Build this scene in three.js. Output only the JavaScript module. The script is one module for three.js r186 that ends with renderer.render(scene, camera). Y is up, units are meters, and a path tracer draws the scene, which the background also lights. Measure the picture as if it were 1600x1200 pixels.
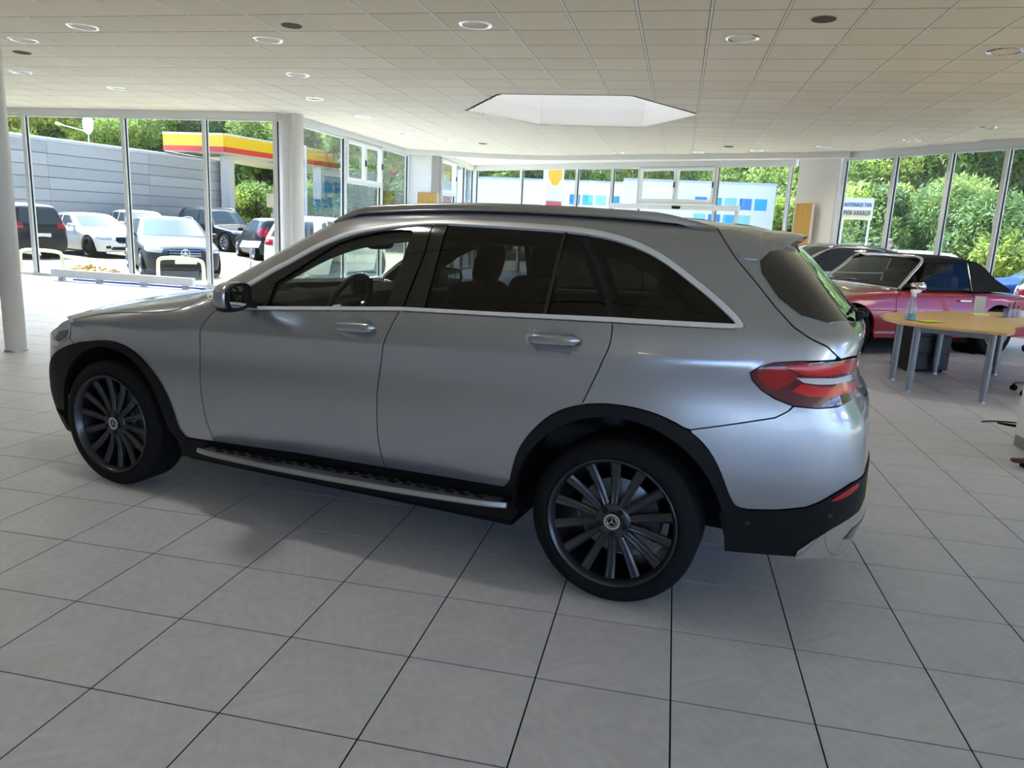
import * as THREE from 'three';
import { MarchingCubes } from 'three/addons/objects/MarchingCubes.js';
import { mergeGeometries, mergeVertices, toCreasedNormals } from 'three/addons/utils/BufferGeometryUtils.js';
import { RoundedBoxGeometry } from 'three/addons/geometries/RoundedBoxGeometry.js';
import { Sky } from 'three/addons/objects/Sky.js';
import { RectAreaLightUniformsLib } from 'three/addons/lights/RectAreaLightUniformsLib.js';
import { ImprovedNoise } from 'three/addons/math/ImprovedNoise.js';
import { FontLoader } from 'three/addons/loaders/FontLoader.js';
import { TextGeometry } from 'three/addons/geometries/TextGeometry.js';

// ---------- camera, sky, sun, exposure ----------
const scene = new THREE.Scene();
const camera = new THREE.PerspectiveCamera(53.93, 1600 / 1200, .05, 400);
camera.position.set(0, 1.546, 0);
camera.rotation.set(-.2082, 0, .0479, 'YXZ');
const renderer = new THREE.WebGLRenderer({ antialias: true });
renderer.toneMapping = THREE.LinearToneMapping;
renderer.toneMappingExposure = 1.52;
renderer.shadowMap.enabled = true;
RectAreaLightUniformsLib.init();
const sunDir = new THREE.Vector3().setFromSphericalCoords(1, THREE.MathUtils.degToRad(90 - 60), THREE.MathUtils.degToRad(238));
const sky = new Sky(); sky.name = 'sky'; sky.scale.setScalar(4000);
Object.assign(sky.userData, { kind: 'structure', label: 'clear bright summer sky above the trees', category: 'sky' });
sky.material.uniforms.turbidity.value = 10; sky.material.uniforms.rayleigh.value = .22;
sky.material.uniforms.mieCoefficient.value = .004; sky.material.uniforms.mieDirectionalG.value = .7;
sky.material.uniforms.sunPosition.value.copy(sunDir);
scene.add(sky); scene.environmentIntensity = 2.9;
const sun = new THREE.DirectionalLight(new THREE.Color(1, .90, .72), 7.0);
sun.name = 'sun_light'; sun.position.copy(sunDir).multiplyScalar(60); sun.castShadow = true;
Object.assign(sun.shadow.camera, { left: -50, right: 50, top: 50, bottom: -50, near: 1, far: 150 }); sun.shadow.mapSize.set(4096, 4096);
scene.add(sun, sun.target);

// ---------- helpers ----------
let seed = 20240611;
const rnd = () => { seed = (seed * 1664525 + 1013904223) >>> 0; return seed / 4294967296; };
const rr = (a, b) => a + (b - a) * rnd();
const RA = .206;                                    // the building stands turned to the camera by this angle
const ca = Math.cos(RA), sa = Math.sin(RA);
const G = (u, w, y = 0) => new THREE.Vector3(u * ca + w * sa, y, u * sa - w * ca);   // building axes -> world
const taken = new Map();
function numbered(n) { const k = taken.get(n) || 0; taken.set(n, k + 1); return k ? n + '_' + String(k).padStart(3, '0') : n; }
function shade(o) { o.traverse(m => { if (m.isMesh) { m.castShadow = true; m.receiveShadow = true; } }); return o; }
function mesh(name, geo, mat, parent) { const m = new THREE.Mesh(Array.isArray(geo) ? join(geo) : geo, mat); m.name = name; m.castShadow = m.receiveShadow = true; if (parent) parent.add(m); return m; }
function join(list) {
  if (list.length === 1) return list[0];
  const l = list.map(g => { g = g.index ? g.toNonIndexed() : g; for (const k of Object.keys(g.attributes)) if (!['position', 'normal', 'uv'].includes(k)) g.deleteAttribute(k); if (!g.attributes.uv) g.setAttribute('uv', new THREE.BufferAttribute(new Float32Array(g.attributes.position.count * 2), 2)); return g; });
  return mergeGeometries(l);
}
function tag(o, label, category, group) { o.userData.label = label; o.userData.category = category; if (group) o.userData.group = group; return o; }
function thing(name, label, category, pos, turn = 0, group) {
  const o = new THREE.Group(); o.name = numbered(name); if (pos) o.position.copy(pos); o.rotation.y = turn; tag(o, label, category, group); scene.add(o); return o;
}
function struct(name, label, category) { const o = new THREE.Group(); o.name = name; o.rotation.y = -RA; tag(o, label, category); o.userData.kind = 'structure'; scene.add(o); return o; }
const box = (x0, x1, y0, y1, z0, z1) => new THREE.BoxGeometry(Math.abs(x1 - x0), Math.abs(y1 - y0), Math.abs(z1 - z0)).translate((x0 + x1) / 2, (y0 + y1) / 2, (z0 + z1) / 2);
const rbox = (w, h, d, r, x = 0, y = 0, z = 0, s = 2) => new RoundedBoxGeometry(w, h, d, s, r).translate(x, y, z);
const cyl = (r0, r1, h, n = 20, x = 0, y = 0, z = 0) => new THREE.CylinderGeometry(r0, r1, h, n).translate(x, y, z);
function bar(a, b, w, h = w) { // box from point a to b
  const A = new THREE.Vector3(...a), B = new THREE.Vector3(...b), L = A.distanceTo(B), g = new THREE.BoxGeometry(w, h, L);
  const m = new THREE.Matrix4().lookAt(A, B, Math.abs(B.y - A.y) > .99 * L ? new THREE.Vector3(0, 0, 1) : new THREE.Vector3(0, 1, 0)); g.applyMatrix4(m); return g.translate((A.x + B.x) / 2, (A.y + B.y) / 2, (A.z + B.z) / 2);
}
function rod(a, b, r, n = 10, r2 = r) { const A = new THREE.Vector3(...a), B = new THREE.Vector3(...b), g = new THREE.CylinderGeometry(r2, r, A.distanceTo(B), n); g.applyQuaternion(new THREE.Quaternion().setFromUnitVectors(new THREE.Vector3(0, 1, 0), B.clone().sub(A).normalize())); return g.translate((A.x + B.x) / 2, (A.y + B.y) / 2, (A.z + B.z) / 2); }
function tube(pts, r, seg = 40, n = 8, closed = false) { return new THREE.TubeGeometry(new THREE.CatmullRomCurve3(pts.map(p => new THREE.Vector3(...p)), closed, 'centripetal'), seg, r, n, closed); }
function prism(poly, y0, y1) { // poly in (x, z): upright prism
  const s = new THREE.Shape(poly.map(p => new THREE.Vector2(p[0], -p[1]))); const g = new THREE.ExtrudeGeometry(s, { depth: y1 - y0, bevelEnabled: false }); g.rotateX(-Math.PI / 2); return g.translate(0, y0, 0);
}
function extrudeZ(poly, z0, z1, bevel = 0) { // poly in (x, y)
  const s = new THREE.Shape(poly.map(p => new THREE.Vector2(p[0], p[1]))); const g = new THREE.ExtrudeGeometry(s, { depth: z1 - z0 - 2 * bevel, bevelEnabled: bevel > 0, bevelSize: bevel, bevelThickness: bevel, bevelSegments: 2 }); return g.translate(0, 0, z0 + bevel);
}
const noise3 = new ImprovedNoise();
function fbm(x, y, z, o = 4) { let a = 0, s = .5, f = 1; for (let i = 0; i < o; i++) { a += s * noise3.noise(x * f, y * f, z * f); f *= 2.03; s *= .5; } return a; }
function dataTex(n, fn, srgb, rep = 1, n2 = n) {
  const d = new Uint8Array(n * n2 * 4); for (let j = 0; j < n2; j++) for (let i = 0; i < n; i++) { const c = fn(i / n, j / n2); const k = (j * n + i) * 4; for (let q = 0; q < 3; q++) d[k + q] = Math.max(0, Math.min(255, c[q])); d[k + 3] = 255; }
  const t = new THREE.DataTexture(d, n, n2); t.wrapS = t.wrapT = THREE.RepeatWrapping; t.magFilter = THREE.LinearFilter; t.minFilter = THREE.LinearMipmapLinearFilter; t.generateMipmaps = true; if (srgb) t.colorSpace = THREE.SRGBColorSpace; t.repeat.set(rep, rep); t.needsUpdate = true; return t;
}
const perN = (x, y, s, z = 0) => { // tileable noise over the unit square
  const a = x * Math.PI * 2, b = y * Math.PI * 2, k = s / 6.283; return fbm(Math.cos(a) * k + 7, Math.sin(a) * k + Math.cos(b) * k * 1.31 + z, Math.sin(b) * k + 3, 4); };
const std = (color, roughness = .6, metalness = 0, o = {}) => new THREE.MeshStandardMaterial({ color, roughness, metalness, ...o });
const phy = (color, o = {}) => new THREE.MeshPhysicalMaterial({ color, ...o });
const lin = (r, g, b) => new THREE.Color().setRGB(r, g, b);
function uvBox(g, s = 1) { // uv in metres from the dominant normal axis
  const p = g.attributes.position, n = g.attributes.normal, uv = new Float32Array(p.count * 2);
  for (let i = 0; i < p.count; i++) { const ax = Math.abs(n.getX(i)), ay = Math.abs(n.getY(i)), az = Math.abs(n.getZ(i)); const x = p.getX(i), y = p.getY(i), z = p.getZ(i); if (ay >= ax && ay >= az) { uv[i * 2] = x * s; uv[i * 2 + 1] = z * s; } else if (ax >= az) { uv[i * 2] = z * s; uv[i * 2 + 1] = y * s; } else { uv[i * 2] = x * s; uv[i * 2 + 1] = y * s; } }
  g.setAttribute('uv', new THREE.BufferAttribute(uv, 2)); return g;
}

// ---------- materials ----------
const stoneTex = [0, 1, 2].map(k => dataTex(256, (x, y) => { const v = 1 + .05 * perN(x, y, 5, k * 9) + .07 * perN(x, y, 26, k * 5 + 2) + .05 * (((x * 256 * 7919 + y * 256 * 104729 + k * 31) % 97) / 97 - .5); const w = 200 * v; return [w * .985, w * .995, w * 1.03]; }, true));
const stoneRough = dataTex(128, (x, y) => { const v = 128 + 70 * perN(x, y, 9, 4); return [v, v, v]; }, false);
const M = {
  tile: stoneTex.map(t => phy(0xffffff, { roughness: .38, specularIntensity: .55, map: t })),
  grout: std(0x17161a, .95),
  ceil: [0xe6dcc4, 0xe3d9c1, 0xe8dec7].map(c => std(c, .92)),
  joint: std(0x3c3831, .9), tbar: std(0xe9e3d5, .6), slab: std(0xdfd9cc, .95),
  white: std(0xe2ded2, .8), whiteGloss: std(0xe9e9e4, .4), frame: std(0xd9d8d2, .45), frameDark: std(0x2a2b2c, .6), gasket: std(0x101112, .7),
  pane: phy(0xf3f8f6, { roughness: 0, transmission: 1, thickness: 0, ior: 1.45 }),
  column: std(0xd8d5cc, .55), steel: std(0xb9bcbf, .35, .9), chrome: std(0xe8e9ea, .06, 1), satin: std(0xc9cbce, .28, 1), aluminium: std(0xb4b7ba, .38, .9),
  blackPlastic: phy(0x0e0e0f, { roughness: .6, specularIntensity: .5 }), blackGloss: phy(0x050506, { roughness: .12, clearcoat: 1, clearcoatRoughness: .03 }), rubber: phy(0x0a0a0b, { roughness: .85, specularIntensity: .4 }), tyre: phy(0x0d0d0e, { roughness: .8, specularIntensity: .45 }), darkCloth: std(0x0d0d0f, .95), leather: std(0x131314, .55), greyLeather: std(0x6f6a60, .6),
  blue: std(0x2b2f8c, .5), wood: null,
};
// ---------- car body surfaces: an implicit shell, meshed panel by panel ----------
const ramp = (d, r) => d <= -r ? 0 : d >= r ? d : (d + r) * (d + r) / (4 * r);
// polyline y(x) whose kinks are rounded by their own radius: [[x, y, r], ...]
function kinks(pts) {
  const n = pts.length, X = pts.map(p => p[0]), Y = pts.map(p => p[1]), R = pts.map(p => Math.max(p[2] || 0, 1e-4));
  const S = []; for (let i = 0; i < n - 1; i++) S.push((Y[i + 1] - Y[i]) / (X[i + 1] - X[i]));
  return x => { let y = Y[0] + S[0] * (x - X[0]); for (let i = 1; i < n - 1; i++) { const d = x - X[i]; if (d > -R[i]) y += (S[i] - S[i - 1]) * ramp(d, R[i]); } return y; };
}
const smax = (a, b, k) => { const h = Math.max(k - Math.abs(a - b), 0) / k; return Math.max(a, b) + h * h * k * .25; };
class Shell {
  // spec: W(x,y) half width, T(x,z) top, R(y,z) rear, F(y,z) front; k: blend radii; xf, xr: ends of the straight spine; ya: spine height
  constructor(spec) { Object.assign(this, spec); this.Q = spec.Q || .9; }
  f(x, y, z) {
    const az = Math.abs(z);
    let d = smax(az - this.W(x, y), y - this.T(x, z), this.kT(x));
    d = smax(d, x - this.R(y, z), this.kR); return smax(d, this.F(y, z) - x, this.kF);
  }
  normal(p) {
    const e = 2e-3, n = new THREE.Vector3(this.f(p.x + e, p.y, p.z) - this.f(p.x - e, p.y, p.z), this.f(p.x, p.y + e, p.z) - this.f(p.x, p.y - e, p.z), this.f(p.x, p.y, p.z + e) - this.f(p.x, p.y, p.z - e));
    if (Math.abs(p.z) < 1e-6) n.z = 0;
    return n.normalize();
  }
  hit(o, d, t0 = 0, t1 = 2.6) {
    const F = t => this.f(o.x + d.x * t, o.y + d.y * t, o.z + d.z * t);
    const N = 26; let a = t0, b = t1, i = 1;
    for (; i <= N; i++) { const t = t0 + (t1 - t0) * i / N; if (F(t) > 0) { b = t; break; } a = t; }
    for (let k = 0; k < 22; k++) { const m = (a + b) / 2; if (F(m) > 0) b = m; else a = m; }
    return new THREE.Vector3(o.x + d.x * b, o.y + d.y * b, o.z + d.z * b);
  }
  // unwrap (s, v) -> surface point
  at(s, v) {
    let x = s, th = 0; const Q = this.Q;
    if (s > this.xr) { x = this.xr; th = (s - this.xr) / Q; } else if (s < this.xf) { x = this.xf; th = (s - this.xf) / Q; }
    let y = v, ph = 0; if (v > this.ya) { y = this.ya; ph = (v - this.ya) / Q; }
    th = Math.max(-Math.PI / 2, Math.min(Math.PI / 2, th)); ph = Math.min(ph, Math.PI / 2);
    const c = Math.cos(ph);
    const p = this.hit({ x, y, z: 0 }, { x: c * Math.sin(th), y: Math.sin(ph), z: c * Math.cos(th) });
    if (p.z < 1e-5) p.z = 0; return p;
  }
  inv(p) {
    const Q = this.Q; let s = p.x, d = p.z;
    if (p.x > this.xr) { const dx = p.x - this.xr; s = this.xr + Math.atan2(dx, p.z) * Q; d = Math.hypot(dx, p.z); }
    else if (p.x < this.xf) { const dx = p.x - this.xf; s = this.xf + Math.atan2(dx, p.z) * Q; d = Math.hypot(dx, p.z); }
    return [s, p.y > this.ya ? this.ya + Math.atan2(p.y - this.ya, d) * Q : p.y];
  }
  side(x, y) { let a = 0, b = 1.4; if (this.f(x, y, 0) > 0) { // outside at the centre: nearest inside height
      let y1 = y; while (y1 > .2 && this.f(x, y1, 0) > 0) y1 -= .002; return new THREE.Vector3(x, y1, 0); }
    for (let k = 0; k < 30; k++) { const m = (a + b) / 2; if (this.f(x, y, m) > 0) b = m; else a = m; } return new THREE.Vector3(x, y, a); }
  top(x, z) { let a = .3, b = 2.2; for (let k = 0; k < 30; k++) { const m = (a + b) / 2; if (this.f(x, m, z) > 0) b = m; else a = m; } return new THREE.Vector3(x, a, z); }
  rear(y, z) { let a = this.xr - .2, b = this.xr + 2.5; for (let k = 0; k < 30; k++) { const m = (a + b) / 2; if (this.f(m, y, z) > 0) b = m; else a = m; } return new THREE.Vector3(a, y, z); }
  front(y, z) { let a = this.xf + .2, b = this.xf - 2.5; for (let k = 0; k < 30; k++) { const m = (a + b) / 2; if (this.f(m, y, z) > 0) b = m; else a = m; } return new THREE.Vector3(a, y, z); }
  point(q) { return q.t ? this.top(...q.t) : q.r ? this.rear(...q.r) : q.f ? this.front(...q.f) : this.side(q[0], q[1]); }
  // outline given as points -> dense unwrapped polygon
  poly(pts, step = .02) {
    const out = [], n = pts.length, raw = q => q.sv ? q.sv : null;
    for (let i = 0; i < n; i++) {
      const A = pts[i], B = pts[(i + 1) % n];
      if (Array.isArray(A) && Array.isArray(B)) {
        const m = Math.max(1, Math.ceil(Math.hypot(A[0] - B[0], A[1] - B[1]) / step));
        for (let k = 0; k < m; k++) out.push(this.inv(this.side(A[0] + (B[0] - A[0]) * k / m, A[1] + (B[1] - A[1]) * k / m)));
      } else {
        const a = raw(A) || this.inv(this.point(A)), b = raw(B) || this.inv(this.point(B));
        const m = Math.max(1, Math.ceil(Math.hypot(a[0] - b[0], a[1] - b[1]) / step));
        for (let k = 0; k < m; k++) out.push([a[0] + (b[0] - a[0]) * k / m, a[1] + (b[1] - a[1]) * k / m]);
      }
    }
    return out;
  }
}
function polyArea(p) { let a = 0; for (let i = 0; i < p.length; i++) { const A = p[i], B = p[(i + 1) % p.length]; a += A[0] * B[1] - B[0] * A[1]; } return a / 2; }
function insetPoly(p, g) {
  const n = p.length, sg = polyArea(p) > 0 ? 1 : -1, out = [];
  for (let i = 0; i < n; i++) {
    const A = p[(i + n - 1) % n], B = p[i], C = p[(i + 1) % n];
    let ax = B[0] - A[0], ay = B[1] - A[1], bx = C[0] - B[0], by = C[1] - B[1];
    const la = Math.hypot(ax, ay) || 1e-9, lb = Math.hypot(bx, by) || 1e-9; ax /= la; ay /= la; bx /= lb; by /= lb;
    let nx = -(ay + by), ny = ax + bx; const l = Math.hypot(nx, ny) || 1e-9; nx /= l; ny /= l;
    const m = Math.min(2, 1 / Math.max(.3, nx * -ay + ny * ax));
    out.push([B[0] + sg * nx * g * m, B[1] + sg * ny * g * m]);
  }
  return out;
}
function clipHalf(p, ax, lim, keepGreater) {
  const out = [], n = p.length; if (!n) return out;
  for (let i = 0; i < n; i++) {
    const A = p[i], B = p[(i + 1) % n], da = keepGreater ? A[ax] - lim : lim - A[ax], db = keepGreater ? B[ax] - lim : lim - B[ax];
    if (da >= 0) out.push(A);
    if ((da > 0 && db < 0) || (da < 0 && db > 0)) { const t = da / (da - db); const q = [A[0] + (B[0] - A[0]) * t, A[1] + (B[1] - A[1]) * t]; q[ax] = lim; out.push(q); }
  }
  return out;
}
// triangles of polygon p on a grid of cells (cs x cv)
function gridTris(p, cs, cv, emit) {
  let s0 = 1e9, s1 = -1e9, v0 = 1e9, v1 = -1e9; for (const q of p) { s0 = Math.min(s0, q[0]); s1 = Math.max(s1, q[0]); v0 = Math.min(v0, q[1]); v1 = Math.max(v1, q[1]); }
  for (let j = Math.floor(v0 / cv); j * cv < v1; j++) {
    const row = clipHalf(clipHalf(p, 1, j * cv, true), 1, (j + 1) * cv, false); if (row.length < 3) continue;
    let a = 1e9, b = -1e9; for (const q of row) { a = Math.min(a, q[0]); b = Math.max(b, q[0]); }
    for (let i = Math.floor(a / cs); i * cs < b; i++) {
      let c = clipHalf(clipHalf(row, 0, i * cs, true), 0, (i + 1) * cs, false); if (c.length < 3) continue;
      c = c.filter((q, k) => { const w = c[(k + 1) % c.length]; return Math.abs(q[0] - w[0]) + Math.abs(q[1] - w[1]) > 1e-7; }); if (c.length < 3) continue;
      if (Math.abs(polyArea(c)) < 1e-8) continue;
      if (c.length === 4 && Math.abs(Math.abs(polyArea(c)) - cs * cv) < 1e-9) { emit(c[0], c[1], c[2]); emit(c[0], c[2], c[3]); continue; }
      const cc = c.map(q => new THREE.Vector2(q[0], q[1])); if (polyArea(c) < 0) { cc.reverse(); c.reverse(); }
      for (const t of THREE.ShapeUtils.triangulateShape(cc, [])) emit(c[t[0]], c[t[1]], c[t[2]]);
    }
  }
}
// one panel: outline pts on the shell, raised by off, its rim turned in by lip; mirror: 1 left, -1 right, 0 both sides joined
function panelGeo(sh, pts, o = {}) {
  const { off = 0, gap = 0, lip = .014, cs = .035, cv = .035, mirror = 1, step = .02, bump = null, solid = 0 } = o;
  let pl = o.raw ? pts : sh.poly(pts, step); if (gap) pl = insetPoly(pl, gap);
  const pos = [], nor = [], idx = [], key = new Map();
  const vert = (q) => {
    const k = Math.round(q[0] * 2e5) + ',' + Math.round(q[1] * 2e5); let i = key.get(k); if (i !== undefined) return i;
    const P = sh.at(q[0], q[1]), N = sh.normal(P), d = off + (bump ? bump(P) : 0); i = pos.length / 3; key.set(k, i);
    pos.push(P.x + N.x * d, P.y + N.y * d, P.z + (P.z > 1e-4 ? N.z * d : 0));
    if (bump) { const e = .002, t1 = new THREE.Vector3(1, 0, 0).addScaledVector(N, -N.x).normalize(), t2 = new THREE.Vector3().crossVectors(N, t1); for (const t of [t1, t2]) { const gq = (bump(P.clone().addScaledVector(t, e)) - bump(P.clone().addScaledVector(t, -e))) / (2 * e); N.addScaledVector(t, -gq); } N.normalize(); }
    nor.push(N.x, N.y, N.z); return i;
  };
  const A = new THREE.Vector3(), B = new THREE.Vector3(), C = new THREE.Vector3();
  gridTris(pl, cs, cv, (a, b, c) => {
    const i = vert(a), j = vert(b), k = vert(c); if (i === j || j === k || i === k) return;
    A.fromArray(pos, i * 3); B.fromArray(pos, j * 3); C.fromArray(pos, k * 3); B.sub(A); C.sub(A); B.cross(C);
    if (B.lengthSq() < 1e-16) return;
    if (B.x * nor[i * 3] + B.y * nor[i * 3 + 1] + B.z * nor[i * 3 + 2] < 0) idx.push(i, k, j); else idx.push(i, j, k);
  });
  if (lip) {
    const n = pl.length, top = [], low = [], pts3 = [];
    for (const q of pl) { const P = sh.at(q[0], q[1]), N = sh.normal(P), d = off + (bump ? bump(P) : 0), T = P.clone().addScaledVector(N, d), L = P.clone().addScaledVector(N, d - lip); if (P.z < 1e-4) { T.z = 0; L.z = 0; } top.push(T); low.push(L); pts3.push(P); }
    const E = new THREE.Vector3(), Gd = new THREE.Vector3(), cen = new THREE.Vector3();
    const sg = polyArea(pl) > 0 ? 1 : -1;
    for (let i = 0; i < n; i++) {
      const j = (i + 1) % n; if (top[i].z < 1e-3 && top[j].z < 1e-3) continue;
      E.subVectors(top[j], top[i]); Gd.subVectors(low[i], top[i]); cen.crossVectors(E, Gd); const l = cen.length(); if (l < 1e-9) continue; cen.multiplyScalar(1 / l);
      // outward in the tangent plane
      const q = pl[i], w = pl[j], ox = (w[1] - q[1]) * sg, oy = -(w[0] - q[0]) * sg, el = Math.hypot(ox, oy) || 1e-9;
      const O = sh.at(q[0] + ox / el * .004, q[1] + oy / el * .004).sub(pts3[i]);
      const fl = cen.dot(O) < 0; if (fl) cen.negate();
      const b = pos.length / 3; for (const P of [top[i], top[j], low[j], low[i]]) { pos.push(P.x, P.y, P.z); nor.push(cen.x, cen.y, cen.z); }
      if (!fl) idx.push(b, b + 1, b + 2, b, b + 2, b + 3); else idx.push(b, b + 2, b + 1, b, b + 3, b + 2);
    }
  }
  let g = rawGeo(pos, nor, idx);
  if (mirror === 1) return g;
  const m = mirrorZ(g); return mirror === -1 ? m : mergeGeometries([g, m]);
}
function rawGeo(pos, nor, idx) {
  const g = new THREE.BufferGeometry(); g.setAttribute('position', new THREE.Float32BufferAttribute(pos, 3));
  if (nor) g.setAttribute('normal', new THREE.Float32BufferAttribute(nor, 3));
  const uv = new Float32Array(pos.length / 3 * 2); for (let i = 0; i < uv.length / 2; i++) { uv[i * 2] = pos[i * 3] + pos[i * 3 + 2] * .3; uv[i * 2 + 1] = pos[i * 3 + 1] + pos[i * 3 + 2] * .2; }
  g.setAttribute('uv', new THREE.BufferAttribute(uv, 2)); g.setIndex(idx); if (!nor) g.computeVertexNormals(); return g;
}
function mirrorZ(g) {
  const m = g.clone(), p = m.attributes.position, n = m.attributes.normal;
  for (let i = 0; i < p.count; i++) { p.setZ(i, -p.getZ(i)); n.setZ(i, -n.getZ(i)); }
  if (m.index) { const a = m.index.array; for (let i = 0; i < a.length; i += 3) { const t = a[i + 1]; a[i + 1] = a[i + 2]; a[i + 2] = t; } }
  else { // swap vertices 1 and 2 of each triangle
    for (const at of Object.values(m.attributes)) { const s = at.itemSize, a = at.array; for (let i = 0; i < at.count; i += 3) for (let c = 0; c < s; c++) { const t = a[(i + 1) * s + c]; a[(i + 1) * s + c] = a[(i + 2) * s + c]; a[(i + 2) * s + c] = t; } }
  }
  return m;
}
// ---------- the showroom ----------
const CEIL = 3.42;
const roomPoly = [[-17, 13.85], [-7.6, 13.85], [-7.6, 20.75], [-6.75, 20.75], [-7.05, 25.6], [2.6, 20.2], [3.36, 18.56], [7.4, 13.0], [7.4, -4.5], [-17, -4.5]];
const inRoom = (u, w, P = roomPoly) => { let c = false; for (let i = 0, j = P.length - 1; i < P.length; j = i++) { const [xi, yi] = P[i], [xj, yj] = P[j]; if ((yi > w) !== (yj > w) && u < (xj - xi) * (w - yi) / (yj - yi) + xi) c = !c; } return c; };
const camPx = (p) => { const v = p.clone().applyMatrix4(camera.matrixWorldInverse); if (v.z > -.3) return null; const f = 1178.85; return [800 + f * v.x / -v.z, 600 - f * v.y / -v.z, -v.z]; };
camera.updateMatrixWorld(true);
function inView(p, m = 60) { const q = camPx(p); return q && q[0] > -m && q[0] < 1600 + m && q[1] > -m && q[1] < 1200 + m ? q[2] : 0; }
{ // floor: slab of dark grout with square stone tiles
  const fl = new THREE.Group(); fl.name = 'floor'; fl.rotation.y = -.2006; tag(fl, 'pale grey stone tile showroom floor with dark joints', 'floor'); fl.userData.kind = 'structure'; scene.add(fl);
  const big = roomPoly.map(([u, w]) => { const p = G(u, w); const c = Math.cos(.2006), s = Math.sin(.2006); return [p.x * c + p.z * s, -p.x * s + p.z * c]; });
  mesh('grout_bed', prism(big, -.25, -.0022), M.grout, fl);
  const T = .46444, gap = .0062, list = [], inP = (x, z) => inRoom(x, z, big);
  for (let i = -40; i < 24; i++) for (let j = -14; j < 60; j++) {
    const u = (i + .2583 + .5) * T, w = (j + 3.0606 + .5) * T; if (!inP(u, -w)) continue;
    const wp = new THREE.Vector3(u, 0, -w).applyAxisAngle(new THREE.Vector3(0, 1, 0), -.2006); const d = inView(wp);
    list.push([u, w, d || 1e3 + wp.length()]);
  }
  list.sort((a, b) => a[2] - b[2]);
  const gs = []; for (let k = 0; k < 6; k++) { const g = new THREE.BoxGeometry(T - gap, .012, T - gap); g.translate(0, -.006, 0); uvBox(g, .9); const uv = g.attributes.uv; for (let q = 0; q < uv.count; q++) uv.setXY(q, uv.getX(q) + k * .37, uv.getY(q) + k * .21); gs.push(g); }
  const rest = [];
  list.forEach(([u, w], n) => {
    const g = gs[Math.floor(rnd() * 6)], k = Math.floor(rnd() * 3);
    if (n < 300) { const m = mesh(n ? 'tile_' + String(n).padStart(3, '0') : 'tile', g, M.tile[k], fl); m.position.set(u, 0, -w); }
    else rest.push(g.clone().translate(u, 0, -w));
  });
  const r = mesh('tile_field', join(rest), M.tile[1], fl); r.userData.kind = 'stuff';
}
const hex = Array.from({ length: 6 }, (_, k) => { const a = Math.PI / 3 * k; return [-1.83 + 1.93 * Math.cos(a), 13.17 + 1.93 * Math.sin(a)]; });   // skylight corners
function clipLine(p, a, b, keepIn) { // keep the part left (in) or right (out) of a->b
  const out = [], f = q => ((b[0] - a[0]) * (q[1] - a[1]) - (b[1] - a[1]) * (q[0] - a[0])) * (keepIn ? 1 : -1);
  for (let i = 0; i < p.length; i++) { const A = p[i], B = p[(i + 1) % p.length], da = f(A), db = f(B); if (da >= 0) out.push(A); if (da * db < 0) { const t = da / (da - db); out.push([A[0] + (B[0] - A[0]) * t, A[1] + (B[1] - A[1]) * t]); } }
  return out;
}
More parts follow.
